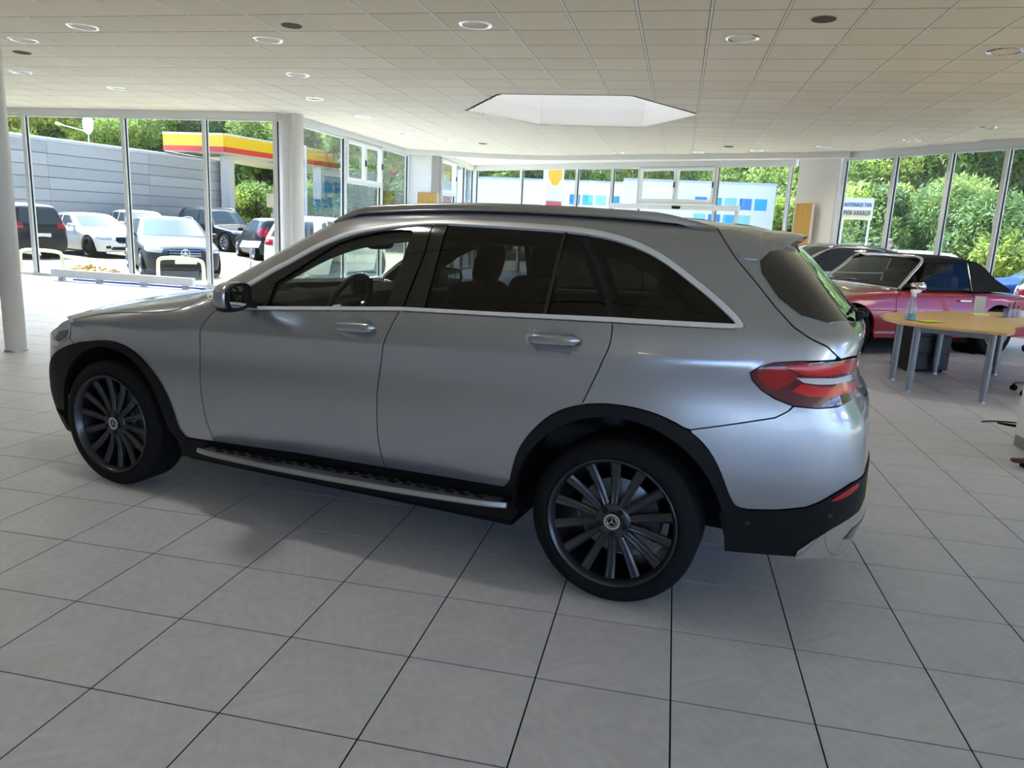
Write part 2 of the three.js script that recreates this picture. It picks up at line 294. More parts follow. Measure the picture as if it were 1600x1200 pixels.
{ // ceiling: mineral panels between T bars
  const ce = struct('ceiling', 'cream suspended ceiling of square mineral panels', 'ceiling');
  const outer = roomPoly.map(([u, w]) => [u, -w]);
  const s = new THREE.Shape(outer.map(p => new THREE.Vector2(p[0], -p[1]))); s.holes.push(new THREE.Path(hex.map(p => new THREE.Vector2(p[0], p[1]))));
  const slab = new THREE.ExtrudeGeometry(s, { depth: .3, bevelEnabled: false }); slab.rotateX(-Math.PI / 2); slab.translate(0, CEIL + .008, 0);
  mesh('ceiling_slab', slab, M.slab, ce);
  const S = .630, u0 = .832 * 1.874, w0 = 3.742 * 1.874, cu = u0 * ca - w0 * sa, cw = u0 * sa + w0 * ca; // a grid crossing (camera axes -> building axes)
  const A0 = cu, B0 = cw;
  const list = [], bars = [];
  const bulk = u => kinks([[-7.6, 20.2, 0], [-5.6, 21.1, 1], [-3.8, 21.2, 1], [1.1, 19.2, 1.5], [3.4, 18.1, 0]])(u);
  for (let i = -30; i < 14; i++) for (let j = -20; j < 24; j++) {
    const u = A0 + (i + .5) * S, w = B0 + (j + .5) * S; if (!inRoom(u, w) || (u > -7.6 && w > bulk(u) - .2)) continue;
    const d = inView(G(u, w, CEIL)); list.push([u, w, d || 1e3]);
  }
  list.sort((a, b) => a[2] - b[2]);
  const hw = S / 2 - .016, hd = S / 2 - .007, pg = [0, 1].map(() => new THREE.BoxGeometry(hw * 2, .02, hd * 2).translate(0, .012, 0)), rest = []; let n = 0;
  for (const [u, w, d] of list) {
    const c = [[u - hw, w - hd], [u + hw, w - hd], [u + hw, w + hd], [u - hw, w + hd]];
    const near = Math.hypot(u + 1.83, w - 13.17) < 2.6; let g = pg[0], at = [u, w];
    if (near) {
      const pieces = []; let cur = c;
      for (let k = 0; k < 6 && cur.length > 2; k++) { const a = hex[k], b = hex[(k + 1) % 6]; const o = clipLine(cur, a, b, false); if (o.length > 2 && Math.abs(polyArea(o)) > 1e-4) pieces.push(o); cur = clipLine(cur, a, b, true); }
      if (!pieces.length) continue; if (cur.length > 2) g = join(pieces.map(p => prism(p.map(q => [q[0], -q[1]]), .002, .02))), at = [0, 0];
    }
    if (n < 300 && d < 1e3) { const m = mesh(n ? 'ceiling_panel_' + String(n).padStart(3, '0') : 'ceiling_panel', g, M.ceil[Math.floor(rnd() * 3)], ce); m.position.set(at[0], CEIL - .002, -at[1]); n++; }
    else rest.push(g.clone().translate(at[0], CEIL - .002, -at[1]));
  }
  const r = mesh('panel_field', join(rest), M.ceil[0], ce); r.userData.kind = 'stuff';
  // T bars run in depth, hung a little below the panel faces
  for (let i = -25; i < 14; i++) {
    const u = A0 + i * S; let a = null;
    for (let w = -4.4; w < 21.6; w += .05) { const ok = inRoom(u, w) && !(u > -7.6 && w > bulk(u) - .15) && !inRoom(u, w, hex); if (ok && a === null) a = w; if (!ok && a !== null) { if (w - a > .2) bars.push(box(u - .011, u + .011, CEIL - .003, CEIL + .004, -a, -w)); a = null; } }
  }
  mesh('grid_bars', join(bars), M.tbar, ce);
  // shadow gaps between the panels: dark runners above the joints
  const gaps = [], inC = (u, w) => inRoom(u, w) && !(u > -7.6 && w > bulk(u) - .15) && !inRoom(u, w, hex);
  for (let j = -19; j < 24; j++) { const w = B0 + j * S; let a = null; for (let u = -16.9; u < 8.6; u += .05) { const ok = inC(u, w); if (ok && a === null) a = u; if (!ok && a !== null) { if (u - a > .2) gaps.push(box(a, u, CEIL + .001, CEIL + .006, -w - .007, -w + .007)); a = null; } } }
  for (let i = -25; i < 14; i++) { const u = A0 + i * S; let a = null; for (let w = -4.4; w < 21.6; w += .05) { const ok = inC(u, w); if (ok && a === null) a = w; if (!ok && a !== null) { if (w - a > .2) gaps.push(box(u - .017, u + .017, CEIL + .0045, CEIL + .0065, -a, -w)); a = null; } } }
  mesh('joint_gap', join(gaps), M.joint, ce);
  // curved bulkhead before the bay
  const N = 40, bp = []; for (let k = 0; k <= N; k++) { const u = -7.6 + 11 * k / N; bp.push([u, bulk(u)]); }
  const bl = bp.map(p => [p[0], -p[1]]).concat(bp.slice().reverse().map(p => [p[0] + .1, -p[1] - .30]));
  const bk = struct('trim_1', 'curved white bulkhead along the ceiling before the window bay', 'bulkhead'); mesh('bulkhead', toCreasedNormals(prism(bl, CEIL - .12, CEIL + .01), .6), M.white, bk);
  // skylight shaft
  const sk = struct('window_1', 'hexagonal skylight shaft with white sides in the ceiling', 'skylight');
  for (let k = 0; k < 6; k++) { const a = hex[k], b = hex[(k + 1) % 6], L = Math.hypot(b[0] - a[0], b[1] - a[1]); const g = new THREE.BoxGeometry(L + .02, 2.1, .05).translate(0, CEIL + 1.05, -.028); const m = mesh('shaft_side', g, M.white, sk); m.position.set((a[0] + b[0]) / 2, 0, -(a[1] + b[1]) / 2); const mx = (a[0] + b[0]) / 2 + 1.83, mz = -((a[1] + b[1]) / 2 - 13.17); m.rotation.y = Math.atan2(-mx, -mz); }
  mesh('skylight_pane', prism(hex.map(p => [p[0], -p[1]]), CEIL + 2.11, CEIL + 2.12), phy(0xffffff, { roughness: .9, transmission: .5, thickness: 0 }), sk);
}
// a glazed wall between two plan points: posts at the given distances, panes between them
let winN = 1;
function glazing(label, A, B, posts, o = {}) {
  const { y0 = .06, y1 = 3.30, pw = .075, pd = .12, head = true, transoms = {}, casement = {} } = o;
  const L = Math.hypot(B[0] - A[0], B[1] - A[1]), t = Math.atan2(B[1] - A[1], B[0] - A[0]);
  const g = new THREE.Group(); g.name = 'window_' + (++winN); tag(g, label, 'window'); g.userData.kind = 'structure'; scene.add(g); g.position.copy(G(A[0], A[1])); g.rotation.y = -RA + t;
  if (head) { mesh('head_casing', box(-.02, L + .02, y1, CEIL + .02, -pd / 2 - .03, pd / 2 + .03), M.frame, g); mesh('head_rail', box(0, L, y1 - .045, y1, -.04, .04), M.frame, g); }
  mesh('sill_rail', box(0, L, 0, y0, -pd / 2, pd / 2), M.frame, g);
  for (const p of posts) { mesh('mullion', box(p - pw / 2, p + pw / 2, 0, y1 + .02, -pd / 2, pd / 2), M.frame, g); mesh('gasket', [box(p - pw / 2 - .006, p - pw / 2, y0, y1 - .045, -.02, .02), box(p + pw / 2, p + pw / 2 + .006, y0, y1 - .045, -.02, .02)], M.gasket, g); }
  for (let k = 0; k < posts.length - 1; k++) {
    const a = posts[k] + pw / 2, b = posts[k + 1] - pw / 2, tr = transoms[k];
    const ys = tr ? [y0, tr, y1 - .045] : [y0, y1 - .045];
    for (let q = 0; q < ys.length - 1; q++) mesh('pane', box(a, b, ys[q] + (q ? .06 : 0), ys[q + 1], -.004, .004), M.pane, g);
    if (tr) mesh('transom', box(a, b, tr, tr + .06, -.05, .05), M.frame, g);
    if (casement[k]) { const n = casement[k], s = (b - a) / n; for (let c = 0; c < n; c++) { const x0 = a + c * s, x1 = x0 + s, f0 = tr + .06, f1 = y1 - .045, e = .07; const cf = mesh('casement', [box(x0 + .008, x0 + e, f0, f1, 0, .075), box(x1 - e, x1 - .008, f0, f1, 0, .075), box(x0 + e, x1 - e, f1 - e, f1, 0, .075), box(x0 + e, x1 - e, f0, f0 + e, 0, .075)], M.whiteGloss, g); mesh('handle', box(x1 - .05, x1 - .025, (f0 + f1) / 2 - .07, (f0 + f1) / 2 + .07, .075, .11), M.frameDark, cf); } }
  }
  return g;
}
glazing('tall glazed front with four panes facing the filling station', [-17, 13.85], [-7.72, 13.85], [.1, 1.9, 3.55, 5.87 - 1.5, 5.9, 7.72, 9.24].filter((v, i) => i !== 3));
glazing('glazed return wall with two tilting casements beside the round column', [-7.6, 14.1], [-7.6, 20.75], [.05, 2.45, 4.62, 6.6], { transoms: { 1: 2.30 }, casement: { 1: 2 } });
glazing('narrow side windows of the bay with a casement', [-6.8, 21.05], [-7.05, 25.6], [.05, 1.9, 3.2, 4.5], { transoms: { 0: 2.3 }, casement: { 0: 1 } });
glazing('wide glazed rear wall of the bay looking on parked trailers', [-6.95, 25.55], [2.62, 20.2], [.05, 2.09, 4.31, 5.6, 6.52, 8.9, 10.85], { transoms: { 4: 2.30 }, casement: { 4: 2 } });
glazing('tall raked window wall behind the red convertible', [3.4, 18.5], [7.4, 12.98], [.05, 1.36, 2.6, 3.7, 5.2, 6.77]);
glazing('tall side windows beside the reception desk', [7.4, 12.95], [7.4, -4.5], [.05, 2, 4, 6, 8, 10, 12, 14, 16, 17.4]);
glazing('shop front windows facing the street', [7.4, -4.5], [-1, -4.5], [.05, 2, 4, 6, 8.35]);
function wall(name, label, boxes, cat = 'wall') { const w = struct(name, label, cat); mesh('wall_body', join(boxes), M.white, w); return w; }
wall('wall_bay_left', 'white wall panel left of the window bay', [box(-7.62, -6.68, 0, CEIL + .02, -20.72, -21.0), box(-6.9, -6.68, 0, CEIL + .02, -20.72, -21.06)]);
{ const w = wall('wall_bay_right', 'white pier between the bay and the raked window wall', [new THREE.BoxGeometry(1.3, CEIL, .22).translate(0, CEIL / 2, 0)]); const c = w.children[0]; c.position.set(3.06, 0, -19.18); c.rotation.y = Math.atan2(-1.15, .72) + 0; }
wall('wall_left', 'white end wall at the far left of the showroom', [box(-17.25, -17, 0, CEIL + .3, 4.7, -14)]);
wall('wall_back', 'white wall behind the photographer', [box(-17.2, -.98, 0, CEIL + .3, 4.5, 4.75)]);
{ // slatted radiators on the two white walls
  const rad = (pos, turn, label) => { const r = thing('wall_radiator', label, 'radiator', pos, turn); mesh('back_plate', rbox(.62, 1.0, .03, .008, 0, 0, .02), M.beige, r); for (let k = 0; k < 11; k++) mesh('fin', rbox(.036, .96, .035, .012, -.26 + k * .052, 0, .05, 1), M.beigeFin, r); mesh('end_cap', box(-.31, -.295, -.49, .49, .01, .075), M.whiteGloss, r); mesh('end_cap', box(.295, .31, -.49, .49, .01, .075), M.whiteGloss, r); };
  M.beige = std(0xc49a52, .6); M.beigeFin = std(0xd8ab5c, .5);
  rad(G(-6.97, 20.71, 1.80), -RA, 'tan ribbed wall radiator on the white wall left of the bay');
  const d = new THREE.Vector2(.72, -1.15).normalize(); rad(G(2.93 - .12, 19.22 - .08, 1.85), -RA + Math.atan2(-1.15, .72), 'tan ribbed wall radiator on the white pier beside the raked windows');
}
{ // columns
  const c = thing('round_column', 'slim pale round steel column standing alone on the tiled floor', 'column', G(-6.72, 6.57)); mesh('shaft', cyl(.1, .1, CEIL, 32, 0, CEIL / 2), M.column, c); mesh('foot_ring', cyl(.108, .112, .02, 32, 0, .01), M.steel, c);
  const d = thing('round_column', 'pale round column with a boxed casing at the glass corner', 'column', G(-7.55, 14.02), -RA); mesh('shaft', cyl(.135, .135, CEIL, 32, .13, CEIL / 2, 0), M.column, d); mesh('casing', box(-.26, .02, 0, CEIL, -.14, .05), M.frame, d);
}
{ // downlights and round loudspeakers in the ceiling
  M.lampGlow = std(0xf4f2ec, .3, 0, { emissive: new THREE.Color(1, .9, .76), emissiveIntensity: 1.6 }); M.reflector = std(0x8d8a84, .12, 1);
  const ring = new THREE.LatheGeometry([[.122, .03], [.128, .004], [.142, -.007], [.158, -.007], [.163, .002]].map(p => new THREE.Vector2(...p)), 28), bowl = new THREE.LatheGeometry([[.0, .085], [.06, .082], [.10, .05], [.125, .002]].map(p => new THREE.Vector2(...p)), 28), bulb = new THREE.CapsuleGeometry(.022, .10, 4, 10).rotateZ(Math.PI / 2);
  const spots = [[-6.52, 7.58], [-7.85, 8.16], [-4.66, 8.18], [-2.12, 7.6], [-5.34, 10.14], [-9.23, 11.4], [-6.1, 12.15], [.42, 8.15], [2.93, 8.7], [4.05, 15.9], [4.65, 14.05], [2.75, 17.35], [1.5, 18.4], [.24, 19.05], [-1.7, 19.75], [-6.12, 14.15], [-6.16, 16.8], [-5.5, 18.0], [-9.8, 10.1], [-2.4, 3.4], [-6.2, 3.4], [5.2, 5.2], [5.6, 9.6], [-10, 5], [-13, 9], [-1.8, -1.5], [3.6, -1.5], [-7, -1.5]];
  spots.forEach(([u, w], i) => {
    const l = thing('recessed_downlight', 'round chrome recessed downlight with twin lamps in the cream ceiling', 'ceiling light', G(u, w, CEIL - .002), -RA + .4 * (i % 5), 'ceiling downlights');
    mesh('trim_ring', ring, M.chrome, l); mesh('reflector', bowl, M.reflector, l); for (const s of [-1, 1]) { const b = mesh('lamp', bulb, M.lampGlow, l); b.position.set(0, .035, s * .05); }
    const p = new THREE.SpotLight(new THREE.Color(1, .92, .82), 5.5, 0, 1.25, .6, 2); p.name = 'lamp_light'; p.position.set(0, -.012, 0); p.target.position.set(0, -1, 0); p.castShadow = true; p.shadow.radius = 8; l.add(p, p.target);
  });
  for (const [u, w] of [[-4.05, 7.58], [-8.5, 8.8], [1.05, 7.48], [.85, 17.7], [-4.85, 18.4]]) { const s = thing('ceiling_loudspeaker', 'dark round loudspeaker grille set in the cream ceiling', 'loudspeaker', G(u, w, CEIL - .002), -RA, 'dark ceiling loudspeakers'); mesh('grille', cyl(.095, .095, .012, 28, 0, -.003), std(0x4a4038, .8), s); mesh('rim', new THREE.TorusGeometry(.098, .008, 8, 28).rotateX(Math.PI / 2), std(0x6a6056, .6), s); }
}
// ---------- the silver SUV: x runs back from the front axle, y up, z to its left side ----------
const suvSide = kinks([[.10, .80, 0], [.33, .875, .05], [.48, .924, .09], [.62, .936, .14], [.88, .9135, .07], [.985, .9345, .010], [1.115, .897, .07], [1.56, .662, .12], [1.8, .50, 0]]);
const suvPlan = kinks([[-.9, -.44, 0], [-.76, -.225, .06], [-.58, -.095, .12], [-.15, -.016, .25], [.6, 0, .3], [2.6, .003, .3], [3.1, -.008, .2], [3.42, -.055, .2], [3.66, -.115, .12], [3.9, -.25, 0]]);
const suvTop = kinks([[-.9, .70, 0], [-.80, .845, .05], [-.70, .905, .07], [-.5, .970, .12], [-.1, 1.048, .3], [.44, 1.142, .06], [1.27, 1.588, .16], [1.85, 1.632, .3], [2.5, 1.630, .35], [3.10, 1.605, .3], [3.45, 1.565, .1], [3.9, 1.51, 0]]);
const suvRear = kinks([[.15, 3.70, 0], [.30, 3.80, .05], [.46, 3.845, .06], [.70, 3.838, .1], [.86, 3.815, .03], [.94, 3.766, .03], [1.04, 3.738, .04], [1.12, 3.757, .03], [1.185, 3.762, .03], [1.24, 3.70, .03], [1.6, 3.355, 0]]);
const suvFront = kinks([[.1, -.66, 0], [.28, -.81, .06], [.55, -.85, .1], [.78, -.835, .1], [1.0, -.72, 0]]);
const suv = new Shell({
  xf: .05, xr: 3.0, ya: .55,
  W(x, y) {
    const yy = y - .042 * (x - 1.5); let w = suvSide(yy) + suvPlan(x);
    const g = Math.max(0, (yy - 1.10) / .45);
    w -= g * .055 * ramp(x - 2.75, .3) / .6 + g * .05 * ramp(1.1 - x, .3) / .5;
    return w + .010 * Math.exp(-(((x - 2.95) / .42) ** 2)) * Math.exp(-(((y - .93) / .16) ** 2));
  },
  T(x, z) { const b = .16 * z * z * (1 - Math.min(1, Math.max(0, (x - 1.2) / 1.2))); return suvTop(x - b) - (x < .5 ? .075 : .075 + .02 * Math.min(1, x - .5)) * z * z; },
  R(y, z) { return suvRear(y) - .10 * z * z; },
  F(y, z) { return suvFront(y) + .16 * z * z; },
  kT: x => x < .4 ? .07 : x < 1.2 ? .07 + .06 * (x - .4) / .8 : .13, kR: .15, kF: .16,
});
const lathe = (pts, n = 48) => new THREE.LatheGeometry(pts.map(p => new THREE.Vector2(p[0], p[1])), n).rotateX(Math.PI / 2);   // profile (radius, axial z)
// loft through closed sections [[x,y,z],...] of equal length
function loft(secs, capA = true, capB = true, closed = true) {
  const n = secs[0].length, pos = [], idx = []; for (const s of secs) for (const p of s) pos.push(...p);
  const m = closed ? n : n - 1;
  for (let i = 0; i < secs.length - 1; i++) for (let j = 0; j < m; j++) { const a = i * n + j, b = i * n + (j + 1) % n, c = a + n, d = b + n; idx.push(a, b, d, a, d, c); }
  const cap = (k, rev) => { const c = [0, 0, 0]; for (const p of secs[k]) for (let q = 0; q < 3; q++) c[q] += p[q] / n; const ci = pos.length / 3; pos.push(...c); for (let j = 0; j < n; j++) { const a = k * n + j, b = k * n + (j + 1) % n; rev ? idx.push(ci, b, a) : idx.push(ci, a, b); } };
  if (capA) cap(0, true); if (capB) cap(secs.length - 1, false);
  const g = new THREE.BufferGeometry(); g.setAttribute('position', new THREE.Float32BufferAttribute(pos, 3)); g.setIndex(idx); g.setAttribute('uv', new THREE.BufferAttribute(new Float32Array(pos.length / 3 * 2), 2)); g.computeVertexNormals(); return g;
}
const outwards = g => { // flip a closed mesh whose triangles face in
  const p = g.attributes.position, ix = g.index.array; let v = 0; const A = new THREE.Vector3(), B = new THREE.Vector3(), C = new THREE.Vector3();
  for (let i = 0; i < ix.length; i += 3) { A.fromBufferAttribute(p, ix[i]); B.fromBufferAttribute(p, ix[i + 1]); C.fromBufferAttribute(p, ix[i + 2]); v += A.dot(B.cross(C)); }
  if (v < 0) for (let i = 0; i < ix.length; i += 3) { const t = ix[i + 1]; ix[i + 1] = ix[i + 2]; ix[i + 2] = t; } g.computeVertexNormals(); return g; };
const superRing = (cx, cy, cz, ry, rz, p = 2.6, n = 28, tilt = 0) => Array.from({ length: n }, (_, k) => { const a = k / n * Math.PI * 2, c = Math.cos(a), s = Math.sin(a), q = Math.pow(Math.pow(Math.abs(c), p) + Math.pow(Math.abs(s), p), -1 / p); const z = rz * c * q; return [cx + tilt * z, cy + ry * s * q, cz + z]; });
function stripPoly(line, w) { // band of width w on the left-hand side of a side-view polyline
  const n = line.length, o = []; for (let i = 0; i < n; i++) { const a = line[Math.max(0, i - 1)], b = line[Math.min(n - 1, i + 1)]; const dx = b[0] - a[0], dy = b[1] - a[1], l = Math.hypot(dx, dy); o.push([line[i][0] - dy / l * w, line[i][1] + dx / l * w]); }
  return line.concat(o.reverse());
}
function ribbonGeo(sh, line, w, off, lip, s) { // moulding that follows a side-view line on the shell, w wide towards its right-hand side
  const rows = []; let d = [line[0]]; for (let i = 1; i < line.length; i++) { const a = line[i - 1], b = line[i], m = Math.max(1, Math.ceil(Math.hypot(b[0] - a[0], b[1] - a[1]) / .02)); for (let k = 1; k <= m; k++) d.push([a[0] + (b[0] - a[0]) * k / m, a[1] + (b[1] - a[1]) * k / m]); }
  for (let i = 0; i < d.length; i++) { const a = d[Math.max(0, i - 2)], b = d[Math.min(d.length - 1, i + 2)], dx = b[0] - a[0], dy = b[1] - a[1], l = Math.hypot(dx, dy); const sec = []; for (const [t, o] of [[0, off - lip], [0, off], [.25, off + .002], [.5, off + .003], [.75, off + .002], [1, off], [1, off - lip]]) { const P = sh.side(d[i][0] + dy / l * w * t, d[i][1] - dx / l * w * t), N = sh.normal(P); P.addScaledVector(N, o); sec.push([P.x, P.y, s * P.z]); } rows.push(sec); }
  return toCreasedNormals(outwards(loft(rows)), .8);
}
const arc = (cx, cy, r, a0, a1, n = 24) => Array.from({ length: n + 1 }, (_, k) => { const a = (a0 + (a1 - a0) * k / n) * Math.PI / 180; return [cx + r * Math.cos(a), cy + r * Math.sin(a)]; });
const smoothLine = (pts, n = 6) => { const c = new THREE.CatmullRomCurve3(pts.map(p => new THREE.Vector3(p[0], p[1], 0)), false, 'centripetal'); return c.getPoints((pts.length - 1) * n).map(p => [p.x, p.y]); };
// star emblem in a ring, facing +z
function starGeo(r, d = .003) { const g = [new THREE.TorusGeometry(r * .93, r * .07, 8, 36)]; for (let k = 0; k < 3; k++) { const a = Math.PI / 2 + k * Math.PI * 2 / 3; const b = .13 * r; const s = new THREE.Shape([new THREE.Vector2(r * .95 * Math.cos(a), r * .95 * Math.sin(a)), new THREE.Vector2(b * Math.cos(a + 1.05), b * Math.sin(a + 1.05)), new THREE.Vector2(0, 0), new THREE.Vector2(b * Math.cos(a - 1.05), b * Math.sin(a - 1.05))]); g.push(new THREE.ExtrudeGeometry(s, { depth: d, bevelEnabled: false }).translate(0, 0, -d / 2)); } return join(g); }
const M2 = {
  suvPaint: phy(lin(.41, .435, .48), { metalness: .8, roughness: .30, clearcoat: 1, clearcoatRoughness: .03 }),
  rim: std(0x4a4d52, .28, .85), rimDark: std(0x1d1f22, .4, .8), disc: std(0x8b8e92, .35, .9), cap: std(0x14161a, .3, .4),
  privacy: phy(lin(.055, .055, .06), { roughness: 0, transmission: 1, thickness: 0, ior: 1.5 }), clearGlass: phy(lin(.80, .86, .82), { roughness: 0, transmission: 1, thickness: 0, ior: 1.5 }), darkGlass: phy(lin(.012, .013, .014), { roughness: .03, clearcoat: 1, clearcoatRoughness: 0 }),
  red: phy(lin(.36, .006, .010), { roughness: .15, clearcoat: .5, clearcoatRoughness: .02 }), plate: std(0x5d6064, .45, .7), trim: std(0xe2e2e0, .4, .35), redDark: phy(lin(.11, .004, .007), { roughness: .1, clearcoat: 1, clearcoatRoughness: .02 }), redBright: phy(lin(.62, .012, .012), { roughness: .2, clearcoat: .5 }), lightWhite: phy(lin(.62, .60, .60), { roughness: .2, clearcoat: 1 }),
  headlamp: phy(lin(.5, .53, .55), { roughness: .12, metalness: .4, clearcoat: 1 }), mirrorGlass: std(0xd0d6da, .02, 1), screen: phy(0x23302f, { roughness: .15, clearcoat: 1 }), interior: std(0x161616, .8), interiorTan: std(0x77715f, .7), plateWhite: std(0xe8e8e4, .5), amber: phy(lin(.5, .18, .02), { roughness: .15, clearcoat: 1 }),
};
function makeWheel(parent, cx, cy, zOut, side, o = {}) { // zOut: outer tyre face, side +1 left / -1 right
  const { R = .355, rr_ = .274, width = .25, spokes = 14, rimMat = M2.rim, star = true, sw = .017, hubR = .072, turn = 0, detail = true } = o;
  const w = new THREE.Group(); w.name = 'wheel'; w.position.set(cx, cy, side * (zOut - width / 2)); if (side < 0) w.rotation.y = Math.PI; w.rotation.z = turn; parent.add(w);
  const h = width / 2, sh = .03;
  const prof = [[rr_ - .012, -h + .02], [rr_ + .01, -h], [R - .05, -h - .004], [R - .015, -h + .012], [R, -h + .035]];
  if (detail) for (const g of [-.055, -.018, .018, .055]) prof.push([R, g - .005], [R - .007, g - .004], [R - .007, g + .004], [R, g + .005]);
  prof.push([R, h - .035], [R - .015, h - .012], [R - .05, h + .004], [rr_ + .012, h], [rr_ - .004, h - .006], [rr_ - .012, h - .02]);
  const tread = [lathe(prof, 64)];
  if (detail) for (let k = 0; k < 60; k++) { const a = k / 60 * Math.PI * 2; for (const s of [-1, 1]) { const b = new THREE.BoxGeometry(.020, .004, .022).translate(0, R - .0022, s * (h - .047)); b.rotateZ(a + (s > 0 ? .02 : 0)); tread.push(b); } }
  mesh('tyre', join(tread.map(g => g.index ? g.toNonIndexed() : g)), M.tyre, w);
  // rim: barrel, lip, spokes
  const rim = [lathe([[rr_ - .045, -h + .01], [rr_ - .05, h - .10], [rr_ - .018, h - .05], [rr_ - .012, h - .012], [rr_ - .004, h + .002], [rr_ + .002, h + .001], [rr_ + .002, h - .01]], 64)];
  const zf = h - .028, fin = [];
  for (let k = 0; k < spokes; k++) {
    const secs = []; for (let q = 0; q <= 5; q++) { const t = q / 5, r = hubR * .8 + (rr_ - .012 - hubR * .8) * t, hw = sw * (.8 + .55 * t), dep = .034 - .008 * t, z = zf - .018 * Math.sin(t * Math.PI) * .6 + .008 * t - .006; secs.push([[-hw, r, z - .006], [-hw * .55, r, z], [-hw * .12, r, z - .002], [hw * .12, r, z - .002], [hw * .55, r, z], [hw, r, z - .006], [hw * .8, r, z - dep], [-hw * .8, r, z - dep]]); }
    const g = toCreasedNormals(outwards(loft(secs)), .5); g.rotateZ(k / spokes * Math.PI * 2); fin.push(g.index ? g.toNonIndexed() : g);
  }
  mesh('rim_barrel', join(rim), M2.rimDark, w);
  for (const g of fin) mesh('spoke', g, rimMat, w);
  mesh('rim_lip', lathe([[rr_ - .022, h - .032], [rr_ - .014, h - .01], [rr_ - .004, h + .003], [rr_ + .003, h + .002], [rr_ + .003, h - .012]], 64), rimMat, w);
  const hub = mesh('hub', [lathe([[0, zf - .05], [hubR + .012, zf - .045], [hubR + .008, zf - .012], [hubR - .004, zf - .004], [.045, zf - .002], [.04, zf - .008], [0, zf - .008]], 40)], rimMat, w);
  const bh = new THREE.CylinderGeometry(.0125, .0125, .006, 14).rotateX(Math.PI / 2); const bolts = []; for (let k = 0; k < 5; k++) { const a = k / 5 * Math.PI * 2 + .95; bolts.push(bh.clone().translate(.055 * Math.cos(a), .055 * Math.sin(a), zf - .001)); }
  mesh('bolt_hole', join(bolts), M.blackPlastic, w);
  mesh('hub_cap', lathe([[0, zf + .002], [.034, zf + .002], [.037, zf - .004], [.037, zf - .02]], 32), M2.cap, w);
  if (star) { mesh('emblem', starGeo(.021).translate(0, 0, zf + .003), M.chrome, w); mesh('cap_ring', new THREE.RingGeometry(.025, .035, 36).translate(0, 0, zf + .0028), M.satin, w); }
  mesh('brake_disc', [lathe([[.06, -.01], [.165, -.01], [.165, .012], [.06, .012]], 48), lathe([[0, .03], [.075, .03], [.08, -.01]], 32)], M2.disc, w);
  if (detail) { const c = extrudeZ(arc(0, 0, .185, -25, 40, 10).concat(arc(0, 0, .105, 40, -25, 10)), -.03, .04, .006); mesh('brake_caliper', c, std(0x3a3c3f, .5, .5), w); }
  return w;
}
